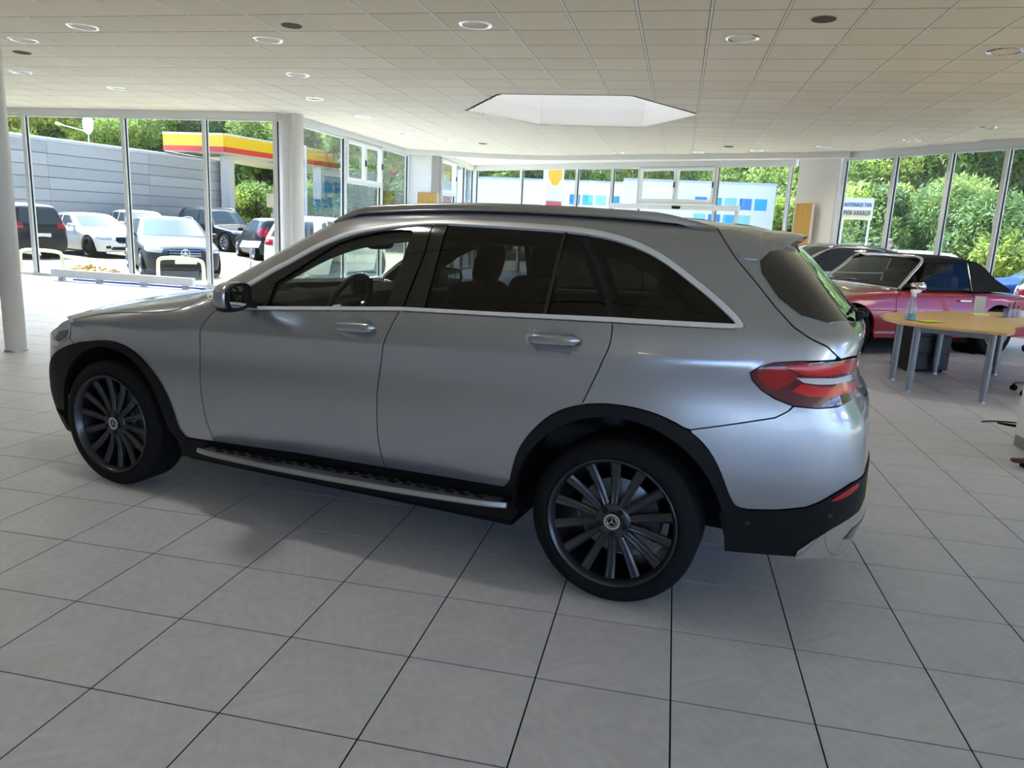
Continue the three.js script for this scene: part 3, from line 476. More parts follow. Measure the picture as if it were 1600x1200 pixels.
{
  const car = thing('suv', 'silver blue estate SUV with dark wheels parked in the middle of the showroom', 'car', new THREE.Vector3(-1.8712, 0, -4.8857), -.39012);
  const P = M2.suvPaint;
  const both = (name, pts, mat, o = {}) => { for (const s of [1, -1]) mesh(name, panelGeo(suv, pts, { gap: .0026, lip: .026, ...o, mirror: s }), mat, car); };
  const one = (name, pts, mat, o = {}) => mesh(name, panelGeo(suv, pts, { gap: .0026, lip: .026, ...o, mirror: 0 }), mat, car);
  // curves seen from the side (metres: back from the front axle, up)
  const beltBot = [[.775, 1.058], [1.13, 1.087], [1.837, 1.144], [2.286, 1.161], [2.805, 1.182], [3.266, 1.197]];
  const chromeOut = smoothLine([[.80, 1.105], [.87, 1.165], [.96, 1.224], [1.038, 1.276], [1.12, 1.321], [1.279, 1.413], [1.44, 1.479], [1.602, 1.517], [1.863, 1.552], [2.097, 1.554], [2.334, 1.551], [2.585, 1.543], [2.778, 1.515], [2.94, 1.460], [3.10, 1.368], [3.222, 1.287], [3.29, 1.232], [3.305, 1.21]], 4);
  const fdRear = smoothLine([[1.833, 1.150], [1.823, 1.130], [1.785, 1.031], [1.758, .920], [1.741, .805], [1.742, .656], [1.751, .533], [1.767, .400]], 3);
  const fdFront = smoothLine([[.772, 1.057], [.707, .972], [.676, .845], [.676, .714], [.689, .592], [.703, .498], [.728, .390], [.741, .364]], 3);
  const rdRear = smoothLine([[2.805, 1.182], [2.811, 1.158], [2.811, 1.094], [2.782, 1.005], [2.752, .933], [2.715, .840]], 3);
  const archR = smoothLine([[2.372, .413], [2.403, .446], [2.422, .512], [2.453, .610], [2.507, .698], [2.591, .782], [2.698, .835], [2.826, .858], [2.959, .854], [3.061, .831], [3.161, .785], [3.229, .728], [3.285, .638], [3.330, .534], [3.352, .503], [3.397, .494]], 3);
  const archF = smoothLine([[-.60, .56], [-.57, .63], [-.50, .69], [-.364, .752], [-.17, .800], [.035, .824], [.173, .799], [.305, .727], [.408, .632], [.477, .514], [.503, .394], [.536, .356]], 3);
  const iArchR = arc(2.873, .365, .443, 176, 14, 30), iArchF = arc(0, .36, .428, 168, 4, 30);
  const near = (line, x, y) => { let b = 0, d = 1e9; line.forEach((p, i) => { const e = Math.hypot(p[0] - x, p[1] - y); if (e < d) { d = e; b = i; } }); return b; };
  const sillLine = [[.536, .356], [.741, .364], [1.249, .388], [1.767, .400], [2.148, .410], [2.372, .413]];
  const hoodCut = smoothLine([[-.285, .908], [-.08, .958], [.164, .990], [.355, 1.010], [.504, 1.034], [.583, 1.070], [.66, 1.122]], 4);
  const wsEdge = [{ t: [.66, .80] }, { t: [.80, .745] }, { t: [.95, .70] }, { t: [1.10, .645] }, { t: [1.24, .590] }, { t: [1.36, .565] }];
  const roofEdge = [{ t: [1.5, .560] }, { t: [1.9, .560] }, { t: [2.4, .555] }, { t: [2.8, .54] }, { t: [3.0, .515] }, { t: [3.10, .49] }];
  const tgCut = [[3.156, 1.542], [3.229, 1.461], [3.311, 1.383], [3.406, 1.287], [3.481, 1.220], [3.54, 1.186], [3.607, 1.157], [3.645, 1.122]];
  const dent = list => p => { let d = 0; for (const [x, y] of list) { const q = 1 - ((p.x - x) / .118) ** 2 - ((p.y - y + .004) / .046) ** 2; if (q > 0) d -= .017 * q * (2 - q) * .8; } return d; };
  // painted panels
  const fa = near(archF, -.3, .77);
  both('front_fender', [...hoodCut, [.72, 1.10], ...fdFront, ...archF.slice(fa).reverse(), [-.335, .80], [-.31, .858]], P);
  both('front_door', [...beltBot.slice(0, 3), ...fdRear, [1.249, .388], [.741, .364], ...fdFront.slice(1, -1).reverse()], P, { cs: .014, cv: .014, bump: dent([[1.612, 1.050]]) });
  const ra = near(archR, 2.715, .84), rb = near(archR, 3.155, .795);
  both('rear_door', [...beltBot.slice(2, 5), ...rdRear, ...archR.slice(0, ra).reverse(), [2.148, .410], [1.767, .400], ...fdRear.slice(1, -1).reverse()], P, { cs: .014, cv: .014, bump: dent([[2.577, 1.090]]) });
  both('quarter_panel', [...rdRear.slice().reverse(), [3.266, 1.197], ...chromeOut.slice().reverse(), [.74, 1.105], ...wsEdge, ...roofEdge, ...tgCut, [3.64, 1.108], [3.509, 1.098], [3.43, 1.086], [3.38, 1.066], [3.352, 1.042], [3.362, 1.015], [3.40, .978], [3.45, .949], [3.516, .928], [3.50, .905], [3.458, .877], [3.329, .842], [3.155, .797], ...archR.slice(ra, rb).reverse()], P, { cs: .03, cv: .03 });
  one('hood', [...hoodCut, { t: [.56, .70] }, { t: [.46, .4] }, { t: [.42, 0] }, { t: [-.775, 0] }, { t: [-.74, .3] }, { t: [-.62, .6] }, { t: [-.47, .78] }], P);
  one('roof_panel', [{ t: [1.22, 0] }, { t: [1.26, .35] }, { t: [1.37, .555] }, { t: [1.5, .55] }, { t: [1.9, .55] }, { t: [2.4, .545] }, { t: [2.8, .53] }, { t: [3.0, .505] }, { t: [3.10, .48] }, { t: [3.12, 0] }], P);
  one('tailgate', [{ t: [3.125, 0] }, { t: [3.105, .485] }, ...tgCut, [3.66, 1.110], { r: [1.108, .62] }, { r: [1.10, .42] }, { r: [.955, .42] }, { r: [.90, .3] }, { r: [.89, 0] }], P, { cs: .03, cv: .03 });
  one('rear_bumper', [[3.155, .797], [3.329, .842], [3.458, .877], [3.500, .905], [3.518, .927], [3.60, .925], [3.669, .93], { r: [.955, .60] }, { r: [.95, .42] }, { r: [.895, .3] }, { r: [.885, 0] }, { r: [.60, 0] }, { r: [.635, .4] }, { r: [.64, .58] }, [3.755, .628], [3.70, .592], [3.655, .558], [3.607, .530], [3.50, .505], ...archR.slice(rb).reverse()], P, { cs: .03, cv: .03 });
  one('front_bumper', [{ f: [.80, 0] }, { f: [.78, .45] }, [-.62, .735], [-.50, .735], [-.40, .775], [-.34, .80], ...archF.slice(0, fa + 1).reverse(), [-.608, .50], [-.61, .42], [-.60, .34], { f: [.32, .55] }, { f: [.32, 0] }], P);
  one('front_grille', [{ f: [.80, 0] }, { f: [.60, 0] }, { f: [.60, .45] }, { f: [.79, .42] }], M.blackGloss, { off: .006, gap: 0 });
  one('front_lip', [{ f: [.325, 0] }, { f: [.325, .55] }, [-.60, .335], [-.50, .31], [-.47, .215], { f: [.20, .5] }, { f: [.2, 0] }], M.blackPlastic, { off: .012, gap: 0 });
  both('headlight', [[-.29, .895], [-.31, .855], [-.345, .80], [-.45, .745], [-.60, .735], [-.60, .79], [-.46, .85], [-.40, .885], [-.34, .905]], M2.headlamp, { off: .002 });
  both('headlight_housing', [[-.325, .855], [-.36, .80], [-.45, .76], [-.52, .77], [-.44, .83]], M.blackGloss, { off: .0045, lip: 0 });
  // black cladding
  both('wheel_arch_trim', [...archR, [3.38, .44], [3.325, .34], ...iArchR.slice().reverse(), [2.43, .36], [2.38, .37]], M.blackPlastic, { off: .010, gap: .001, cs: .03, cv: .03 });
  both('wheel_arch_trim', [...archF, [.55, .33], [.50, .30], ...iArchF.slice().reverse(), [-.45, .36], [-.60, .34], [-.61, .42], [-.608, .50]], M.blackPlastic, { off: .010, gap: .001 });
  both('sill_trim', [...sillLine, [2.40, .36], [2.44, .30], [2.40, .245], [.46, .235], [.47, .33]], M.blackPlastic, { off: .006, gap: .001 });
  one('rear_skirt', [[3.33, .52], [3.352, .503], [3.397, .494], [3.50, .505], [3.607, .530], [3.655, .558], [3.70, .592], [3.755, .628], { r: [.64, .58] }, { r: [.635, .4] }, { r: [.60, 0] }, { r: [.30, 0] }, { r: [.30, .5] }, [3.66, .30], [3.45, .29], [3.322, .285], [3.315, .36], [3.29, .47]], M.blackPlastic, { off: .006, gap: .001, cs: .03, cv: .03 });
  // inner shell, liners, floor
  const core = M2.interior;
  both('inner_shell', [[.70, 1.03], [1.13, 1.07], [1.837, 1.125], [2.805, 1.165], [3.266, 1.18], [3.50, 1.10], [3.55, .60], [3.40, .35], ...arc(2.873, .365, .50, -5, 185, 30), [2.3, .30], [.55, .30], ...arc(0, .36, .47, -5, 100, 20), [-.05, .90], [.45, 1.0]], core, { off: -.020, gap: 0, lip: 0, cs: .06, cv: .06 });
  one('inner_shell', [[3.50, 1.08], [3.62, 1.10], { r: [1.16, .6] }, { r: [1.16, 0] }, { r: [.35, 0] }, { r: [.35, .5] }, [3.42, .36], [3.55, .60]], core, { off: -.022, gap: 0, lip: 0, cs: .06, cv: .06 });
  both('seam_backing', [[2.75, 1.185], [2.715, 1.30], [2.64, 1.41], [2.54, 1.535], [2.64, 1.535], [2.74, 1.41], [2.80, 1.30], [2.85, 1.19]], core, { off: -.018, gap: 0, lip: 0 });
  both('seam_backing', [[3.10, 1.54], [3.18, 1.46], [3.26, 1.383], [3.35, 1.287], [3.44, 1.21], [3.52, 1.15], [3.66, 1.07], [3.68, 1.13], [3.62, 1.18], [3.50, 1.25], [3.42, 1.33], [3.33, 1.42], [3.25, 1.50], [3.19, 1.56]], core, { off: -.020, gap: 0, lip: 0 });
  both('seam_backing', [[3.10, .74], [3.10, .84], [3.33, .90], [3.46, .94], [3.60, .96], [3.70, 1.0], [3.70, .88], [3.5, .82], [3.3, .78]], core, { off: -.020, gap: 0, lip: 0 });
  for (const s of [1, -1]) for (const [a, cx, nm] of [[iArchR, 2.873, 'wheel_housing'], [iArchF, 0, 'wheel_housing']]) {
    const pos = [], idx = []; a.forEach(([x, y]) => { const z = suv.side(x, y).z + .008; const k = .97; pos.push(x, y, s * z, cx + (x - cx) * 1.03, y + .01, s * (z - .05), cx + (x - cx) * 1.03, y + .01, s * .52); });
    for (let i = 0; i < a.length - 1; i++) for (let j = 0; j < 2; j++) { const p = i * 3 + j; idx.push(p, p + 1, p + 4, p, p + 4, p + 3); }
    mesh(nm, rawGeo(pos, null, idx), M.rubber, car); mesh(nm, extrudeZ(arc(cx, .37, .47, -8, 188, 24), -.005, .005).translate(0, 0, s * .52), M.rubber, car);
  }
  mesh('underbody', [box(.50, 2.40, .22, .34, -.84, .84), box(-.62, 3.62, .26, .36, -.50, .50)], M.rubber, car);
  // glass and trims
  const chromeBand = stripPoly(chromeOut, -.021);
  for (const s of [1, -1]) mesh('window_trim', ribbonGeo(suv, chromeOut, .021, .004, .014, s), M2.trim, car);
  both('belt_trim', [[.775, 1.060], [1.13, 1.089], [1.837, 1.146], [2.286, 1.163], [2.805, 1.184], [3.266, 1.198], [3.305, 1.207], [3.30, 1.222], [3.27, 1.215], [2.792, 1.201], [2.282, 1.178], [1.833, 1.161], [1.123, 1.104], [.80, 1.080]], M2.trim, { off: .004, gap: 0, lip: .012, cs: .03, cv: .03 });
  const chromeIn = stripPoly(chromeOut, -.022).slice(chromeOut.length).reverse();
  const ci = (x, y) => near(chromeIn, x, y);
  const fGlass = [[1.085, 1.104], [1.09, 1.215], [1.235, 1.318], [1.38, 1.418], [1.485, 1.456], [1.61, 1.488], [1.71, 1.500], [1.765, 1.500], [1.782, 1.485], [1.772, 1.44], [1.752, 1.160]];
  both('pillar_trim', [[.83, 1.084], ...chromeIn.slice(ci(.86, 1.14), ci(1.86, 1.54) + 1), [1.87, 1.40], [1.836, 1.163], [1.752, 1.158], [1.772, 1.44], [1.782, 1.485], [1.765, 1.500], [1.71, 1.500], [1.61, 1.488], [1.485, 1.456], [1.38, 1.418], [1.235, 1.318], [1.09, 1.215], [1.085, 1.104]], M.blackGloss, { off: -.004, gap: .0005, lip: .03, cs: .019, cv: .017 });
  for (const s of [1, -1]) mesh('inner_frame', ribbonGeo(suv, chromeOut.slice(8), .075, -.030, .01, s), M2.interior, car);
  both('window_glass', fGlass, M2.clearGlass, { off: -.012, gap: -.006, lip: 0 });
  both('pillar_trim', [[1.845, 1.164], [1.875, 1.40], [1.868, 1.536], [1.945, 1.538], [1.948, 1.4], [1.948, 1.170]], M.blackGloss, { off: -.004, gap: .0015, lip: .02 });
  both('window_glass', [[1.948, 1.168], [1.945, 1.54], [2.334, 1.536], [2.515, 1.530], [2.508, 1.190]], M2.privacy, { off: -.010, gap: .001, lip: .004 });
  both('window_divider', [[2.506, 1.190], [2.513, 1.531], [2.528, 1.531], [2.524, 1.191]], M.blackGloss, { off: -.003, gap: 0, lip: .012 });
  both('window_glass', [[2.526, 1.190], [2.53, 1.530], [2.575, 1.526], [2.68, 1.404], [2.745, 1.294], [2.785, 1.204]], M2.privacy, { off: -.010, gap: .001, lip: .004 });
  both('window_glass', [[2.81, 1.204], [2.77, 1.294], [2.705, 1.404], [2.605, 1.524], ...chromeIn.slice(ci(2.62, 1.527), ci(3.27, 1.235)), [3.262, 1.216]], M2.privacy, { off: -.006, gap: .002, lip: .006 });
  one('windscreen', [{ t: [.45, 0] }, { t: [.50, .4] }, { t: [.67, .785] }, { t: [.80, .735] }, { t: [.95, .69] }, { t: [1.10, .635] }, { t: [1.24, .580] }, { t: [1.345, .55] }, { t: [1.26, .34] }, { t: [1.215, 0] }], M2.clearGlass, { off: -.003, gap: .002 });
  one('rear_window', [{ t: [3.375, 0] }, [3.352, 1.488], [3.324, 1.450], [3.337, 1.408], [3.412, 1.321], [3.508, 1.260], [3.597, 1.238], { r: [1.236, .57] }, { r: [1.232, 0] }], M2.darkGlass, { off: .004, gap: 0, cs: .02, cv: .02 });
  { const w = mesh('rear_wiper', [tube([[3.735, 1.225, 0], [3.74, 1.235, .15], [3.735, 1.235, .36]], .008, 16, 6), tube([[3.70, 1.255, .02], [3.695, 1.262, .2], [3.68, 1.262, .42]], .006, 16, 6), rbox(.05, .04, .08, .012, 3.74, 1.225, .0), rbox(.035, .03, .07, .01, 3.715, 1.250, .40)], M.blackPlastic, car); }
  // spoiler: painted cap on the roof end and an overhanging blade
  one('spoiler', [{ t: [3.128, 0] }, { t: [3.11, .485] }, [3.160, 1.538], [3.228, 1.464], [3.27, 1.455], [3.316, 1.452], [3.322, 1.489], [3.348, 1.520], { t: [3.39, .40] }, { t: [3.40, 0] }], P, { off: .004, gap: .003, cs: .02, cv: .02 });
  { const secs = []; for (let k = -20; k <= 20; k++) { const q = k / 20, z = q * .655, e = Math.abs(q) ** 6, A = suv.top(3.30 - .02 * e, Math.min(Math.abs(z), .56)); const y0 = (suv.side(3.30, A.y - .0).z, A.y) - .03 * e - (Math.abs(z) > .56 ? (Math.abs(z) - .56) * .55 : 0); const tx = 3.462 - .11 * z * z - .08 * e, ty = y0 - .012 - .028 * e; secs.push([[3.29, y0 + .006, z], [3.36, y0 + .003, z], [tx - .01, ty + .004, z], [tx, ty - .003, z], [tx - .008, ty - .012, z], [3.37, y0 - .035, z], [3.30, y0 - .03, z]]); }
    mesh('spoiler_blade', toCreasedNormals(outwards(loft(secs)), .7), P, car); }
  // lamps
  const tail = smoothLine([[3.352, 1.042], [3.38, 1.066], [3.43, 1.086], [3.509, 1.098], [3.58, 1.102], [3.645, 1.106]], 3);
  const tl = (name, pts, mat, off, lip = .004) => both(name, pts, mat, { off, gap: .001, lip, cs: .02, cv: .02 });
  const lampR = [{ r: [1.110, .66] }, { r: [1.105, .44] }, { r: [.96, .44] }, { r: [.945, .58] }];
  tl('tail_light', [...tail, ...lampR, [3.669, .931], [3.60, .926], [3.518, .929], [3.45, .951], [3.40, .980], [3.362, 1.017]], M2.redDark, .004, .02);
  tl('tail_lens', [...smoothLine([[3.40, 1.008], [3.378, 1.030], [3.385, 1.050], [3.41, 1.064], [3.45, 1.072], [3.485, 1.066], [3.515, 1.050]], 4), [3.51, 1.030], [3.49, 1.010], [3.45, .985], [3.425, .990]], M2.red, .0055);
  tl('tail_lens', [[3.46, 1.078], [3.53, 1.088], [3.63, 1.092], { r: [1.092, .62] }, { r: [1.085, .46] }, { r: [1.045, .46] }, { r: [1.045, .62] }, [3.62, 1.050], [3.54, 1.050]], M2.redBright, .0055);
  tl('tail_lens', [[3.535, 1.018], [3.60, 1.008], [3.66, 1.010], { r: [1.005, .60] }, { r: [.998, .46] }, { r: [.972, .46] }, { r: [.97, .60] }, [3.64, .966], [3.56, .968], [3.50, .985]], M2.redBright, .0055);
  tl('tail_strip', [[3.51, 1.040], [3.59, 1.043], [3.65, 1.042], { r: [1.04, .62] }, { r: [1.035, .46] }, { r: [1.012, .46] }, { r: [1.014, .62] }, [3.65, 1.016], [3.59, 1.016], [3.54, 1.021]], M2.lightWhite, .007);
  both('rear_reflector', smoothLine([[3.688, .566], [3.705, .582], [3.735, .604], [3.772, .624], [3.778, .616], [3.770, .600], [3.745, .582], [3.712, .568], [3.690, .564]], 3), M2.red, { off: .011, gap: 0, lip: .008 });
  both('parking_sensor', arc(3.40, .438, .011, 0, 345, 14), M.blackGloss, { off: .009, gap: 0, lip: .003, step: .004 }); both('parking_sensor', arc(3.692, .50, .011, 0, 345, 14), M.blackGloss, { off: .009, gap: 0, lip: .003, step: .004 });
  both('exhaust_trim', [[3.585, .30], [3.592, .335], [3.64, .39], [3.70, .447], [3.745, .478], [3.782, .503], { r: [.52, .50] }, { r: [.52, .22] }, { r: [.31, .22] }, { r: [.30, .52] }], M.chrome, { off: .020, gap: 0, lip: .02, cs: .02, cv: .02 });
  both('exhaust_outlet', [[3.745, .385], [3.772, .43], { r: [.455, .5] }, { r: [.455, .30] }, { r: [.355, .30] }, { r: [.352, .52] }], M.blackGloss, { off: .022, gap: 0, lip: .004, cs: .02, cv: .02 });
  // handles, mirrors, rails, boards, wheels
  for (const s of [1, -1]) {
    for (const [hx, hy] of [[1.612, 1.052], [2.577, 1.093]]) {
      const z = suv.side(hx, hy).z, secs = []; for (let k = 0; k <= 12; k++) { const t = k / 12, x = hx - .112 + .224 * t, e = Math.sqrt(Math.max(0, 1 - (2 * t - 1) ** 4)); const ry = .004 + .0175 * e, rz = .004 + .010 * e, zc = z + .004 + .014 * e; secs.push(Array.from({ length: 14 }, (_, q) => { const a = q / 14 * Math.PI * 2; return [x, hy + .002 + .042 * (x - hx) + ry * Math.sin(a), s * (zc + rz * Math.cos(a))]; })); }
      mesh('door_handle', outwards(loft(secs)), P, car); mesh('handle_trim', rod([hx - .085, hy - .012 + .042 * -.08, s * (z + .026)], [hx + .10, hy - .008, s * (z + .026)], .0028, 8), M.chrome, car);
    }
    const mg = new THREE.Group(); mg.name = 'side_mirror'; car.add(mg);
    const ring = (x, dy, ry, rz, dz = 0, tl_ = .3) => superRing(x, 1.158 + dy, 1.055 + dz, ry, rz, 2.8, 28, tl_).map(p => [p[0], p[1], s * p[2]]);
    mesh('mirror_cap', outwards(loft([ring(.925, -.012, .015, .03, -.03), ring(.935, -.008, .035, .065, -.02), ring(.955, -.003, .053, .095, -.01), ring(.99, 0, .064, .115), ring(1.03, 0, .066, .120), ring(1.062, 0, .063, .117)])), P, mg);
    mesh('mirror_shroud', outwards(loft([ring(1.058, 0, .064, .118), ring(1.075, 0, .062, .115), ring(1.076, 0, .054, .106), ring(1.066, 0, .052, .104)], false, true)), M.blackPlastic, mg);
    mesh('mirror_glass', outwards(loft([ring(1.066, 0, .050, .102), ring(1.070, 0, .050, .102)])), M2.mirrorGlass, mg);
    mesh('mirror_lower', outwards(loft([ring(.945, -.052, .012, .06, -.02), ring(.975, -.058, .014, .09, -.01), ring(1.03, -.058, .014, .10), ring(1.06, -.054, .014, .10)])), M.blackPlastic, mg);
    mesh('indicator', outwards(loft([ring(.928, -.014, .006, .05, .0), ring(.945, -.014, .008, .095, .004), ring(.985, -.016, .007, .1235, .0)])), M2.headlamp, mg);
    mesh('mirror_foot', [bar([1.00, 1.105, s * .90], [1.0, 1.125, s * 1.0], .07, .035)], M.blackPlastic, mg);
    // roof rail: a raised bar with feet that sink into the roof
    const rp = [], N = 30; for (let k = 0; k <= N; k++) { const t = k / N, x = 1.27 + 1.86 * t, z = .585 - .02 * t - .05 * Math.max(0, t - .75), P0 = suv.top(x, z), lift = .034 * Math.min(1, Math.min(t / .10, (1 - t) / .12)); rp.push([x, P0.y + lift, z]); }
    const secs = rp.map(([x, y, z]) => { const yr = suv.top(x, z).y; return [[x, y, s * (z + .016)], [x, y + .009, s * (z + .008)], [x, y + .009, s * (z - .008)], [x, y, s * (z - .016)], [x, Math.max(yr - .008, y - .020), s * (z - .014)], [x, Math.max(yr - .008, y - .020), s * (z + .014)]]; });
    mesh('roof_rail', toCreasedNormals(outwards(loft(secs)), .9), M.satin, car); mesh('rail_seat', outwards(loft(rp.map(([x, y, z]) => { const yr = suv.top(x, z).y; return [[x, yr + .004, s * (z + .022)], [x, y - .016, s * (z + .010)], [x, y - .016, s * (z - .010)], [x, yr + .004, s * (z - .022)]]; }))), M.satin, car);
    // running board
    const bs = [], es = [], zo = t => .965 + .058 * Math.sin(Math.PI * Math.min(1, Math.max(0, t))) ** .55, yb_ = t => .335 + .034 * t;
    for (let k = 0; k <= 24; k++) { const t = k / 24, x = .675 + 1.745 * t, y = yb_(t), z = zo(t); bs.push([[x, y, s * .84], [x, y, s * (z - .012)], [x, y - .022, s * (z - .016)], [x, y - .03, s * .84]]); es.push([[x, y + .002, s * (z - .014)], [x, y + .003, s * z], [x, y - .016, s * (z + .003)], [x, y - .026, s * (z - .010)], [x, y - .02, s * (z - .016)]]); }
    const rb_ = new THREE.Group(); rb_.name = 'running_board'; car.add(rb_);
    mesh('board', outwards(loft(bs)), M.blackPlastic, rb_); mesh('board_edge', toCreasedNormals(outwards(loft(es)), .6), M.aluminium, rb_);
    mesh('tread_plate', outwards(loft(Array.from({ length: 25 }, (_, k) => { const t = .02 + .96 * k / 24, x = .675 + 1.745 * t, y = yb_(t); return [[x, y - .002, s * .90], [x, y + .0015, s * .90], [x, y + .0015, s * (zo(t) - .016)], [x, y - .002, s * (zo(t) - .016)]]; }))), M2.plate, rb_);
    for (let k = 0; k < 21; k++) for (const r of [0, 1]) { const t = .06 + .042 * k + .02 * r, x = .675 + 1.745 * t; const z = .918 + r * .030; if (z + .014 < zo(t) - .018) mesh('rubber_stud', rbox(.044, .008, .016, .003, x, yb_(t) + .002, s * z, 1), M.rubber, rb_); }
    makeWheel(car, 0, .356, .925, s, { turn: .1 }); makeWheel(car, 2.873, .356, .930, s, { turn: .02 });
  }
  // cabin
  const dash = extrudeZ([[.62, 1.075], [.80, 1.115], [.93, 1.125], [1.04, 1.10], [1.06, 1.03], [1.02, .95], [1.08, .80], [.70, .75]], -.80, .80, .01); mesh('dashboard', dash, M2.interior, car);
  mesh('dash_hood', outwards(loft([[.28, 0], [.32, .03], [.38, .04], [.46, .03], [.50, 0]].map(([z, h]) => [[.86, 1.11 + h, z], [1.03, 1.10 + h, z], [1.05, 1.08, z], [.88, 1.06, z]]))), M2.interior, car);
  mesh('dash_trim', extrudeZ([[1.03, 1.00], [1.065, 1.00], [1.055, .96], [1.025, .955]], -.78, .78, .003), M2.interiorTan, car);
  { const st = new THREE.Group(); st.name = 'steering_wheel'; st.position.set(1.20, 1.075, .38); st.rotation.set(0, -Math.PI / 2, 0); car.add(st); const t = new THREE.Group(); const ti = -.42; const rotG = g => g.rotateX(ti); mesh('wheel_rim', rotG(new THREE.TorusGeometry(.178, .0165, 12, 48)), M.leather, st); mesh('wheel_hub', rotG(rbox(.15, .11, .045, .02, 0, -.01, -.01)), M2.interior, st); mesh('wheel_spokes', rotG(join([box(-.17, -.06, -.025, .01, -.012, .008), box(.06, .17, -.025, .01, -.012, .008), box(-.02, .02, -.17, -.05, -.012, .008)])), M.satin, st); }
  mesh('infotainment_screen', rbox(.02, .125, .21, .006, 1.02, 1.125, -.02), M2.screen, car);
  for (const z of [-.66, .66, -.1, .1]) mesh('air_vent', new THREE.TorusGeometry(.034, .007, 8, 24).rotateY(Math.PI / 2).translate(1.052, 1.035, z), M.satin, car);
  { const m = new THREE.Group(); m.name = 'rear_view_mirror'; car.add(m); mesh('mirror_body', outwards(loft([superRing(1.13, 1.405, 0, .022, .10, 4), superRing(1.145, 1.405, 0, .036, .125, 4), superRing(1.165, 1.405, 0, .036, .125, 4), superRing(1.172, 1.405, 0, .032, .12, 4)])), M.blackPlastic, m); mesh('mirror_arm', rod([1.13, 1.41, 0], [1.02, 1.46, 0], .016), M.blackPlastic, m); }
  const seat = (x, z, w) => { mesh('seat_cushion', rbox(.52, .16, w, .06, x, .62, z, 3), M.leather, car); mesh('seat_back', rbox(.15, .62, w - .02, .06, 0, 0, 0, 3).rotateZ(-.28).translate(x + .33, .96, z), M.leather, car); mesh('headrest', outwards(loft([[1.27, .05, .10], [1.30, .055, .13], [1.36, .055, .14], [1.42, .045, .125], [1.44, .03, .09]].map(([y, rx, rz]) => Array.from({ length: 18 }, (_, k) => { const a = k / 18 * Math.PI * 2; return [x + .43 + (y - 1.27) * .22 + rx * Math.cos(a), y, z + rz * Math.sin(a)]; })))), M.leather, car); mesh('headrest_post', [rod([x + .42, 1.2, z - .05], [x + .43, 1.28, z - .05], .007), rod([x + .42, 1.2, z + .05], [x + .43, 1.28, z + .05], .007)], M.satin, car); };
  seat(1.58, .38, .52); seat(1.58, -.38, .52); seat(2.50, .42, .50); seat(2.50, -.42, .50);
  one('headliner', [{ t: [1.28, 0] }, { t: [1.34, .50] }, { t: [1.5, .60] }, { t: [2.6, .60] }, { t: [3.2, .55] }, { t: [3.25, 0] }], std(0x2a2a2b, .9), { off: -.03, gap: 0, lip: 0, cs: .08, cv: .08 });
  for (const s of [1, -1]) mesh('seat_belt', bar([1.86, 1.42, s * .70], [1.88, .85, s * .72], .05, .004), M.darkCloth, car);
  mesh('number_plate', rbox(.012, .11, .52, .004, 3.735, 1.0, 0), M2.plateWhite, car);
}
// ---------- other cars ----------
M2.carGlass = phy(lin(.05, .065, .07), { roughness: .05, specularIntensity: .3 });
M2.alloy = std(0x9a9da1, .35, .85); M2.alloyDark = std(0x2a2c30, .4, .7);
const paintOf = (r, g, b, metal = .5) => phy(lin(r, g, b), { metalness: metal, roughness: .42, clearcoat: .15, clearcoatRoughness: .06, specularIntensity: .6 });
function carShell(o) {
  const { wb, fo, ro, H, w, yb, yh, cowl, wsTop, roofR, rearBelt, yd, tumble = .27 } = o, xe = wb + ro;
  const side = kinks([[.05, w - .14, 0], [.28, w - .04, .08], [.5, w, .15], [yb - .22, w - .012, .1], [yb - .1, w - .004, .03], [yb, w - .035, .06], [H, w - tumble, .1], [H + .3, w - tumble - .15, 0]]);
  const plan = kinks([[-fo - .1, -.40, 0], [-fo + .10, -.20, .06], [-fo + .35, -.06, .12], [.1, 0, .25], [wb - .1, 0, .25], [xe - .35, -.05, .15], [xe - .08, -.16, .06], [xe + .1, -.3, 0]]);
  const tp = [[-fo - .1, yh - .42, 0], [-fo + .03, yh - .22, .05], [-fo + .18, yh - .10, .08], [cowl, yh + .07, .08], [wsTop, H - .03, .14], [(wsTop + roofR) / 2, H, .3], [roofR, H - .05, .2]];
  const hatch = yd === undefined;
  if (!hatch) tp.push([rearBelt, yd + .01, .10], [xe - .05, yd - .03, .06], [xe + .15, yd - .15, 0]); else tp.push([xe + .2, H - .16, 0]);
  const top = kinks(tp);
  const rp = hatch ? [[.1, xe - .12, 0], [.32, xe, .06], [.62, xe, .06], [.78, xe - .05, .05], [yb, xe - .06, .06], [H - .04, roofR + .06, .05], [H + .2, roofR - .1, 0]] : [[.1, xe - .1, 0], [.3, xe, .06], [.6, xe, .06], [yd - .05, xe - .05, .05], [yd + .3, xe - .1, 0]];
  const rear = kinks(rp), front = kinks([[.1, -fo + .14, 0], [.26, -fo + .02, .05], [.5, -fo, .08], [yh - .14, -fo + .03, .06], [yh + .2, -fo + .25, 0]]);
  return new Shell({ xf: .15, xr: Math.min(wb - .1, roofR - .1), ya: .5, W: (x, y) => { const g = Math.max(0, (y - yb) / (H - yb)); return side(y) + plan(x) - g * .05 * ramp(x - wb + .1, .3) / .6; }, T: (x, z) => top(x - .14 * z * z * (1 - Math.min(1, Math.max(0, (x - wsTop) / 1)))) - .075 * z * z, R: (y, z) => rear(y) - .14 * z * z, F: (y, z) => front(y) + .20 * z * z, kT: () => .10, kR: .14, kF: .14 });
}
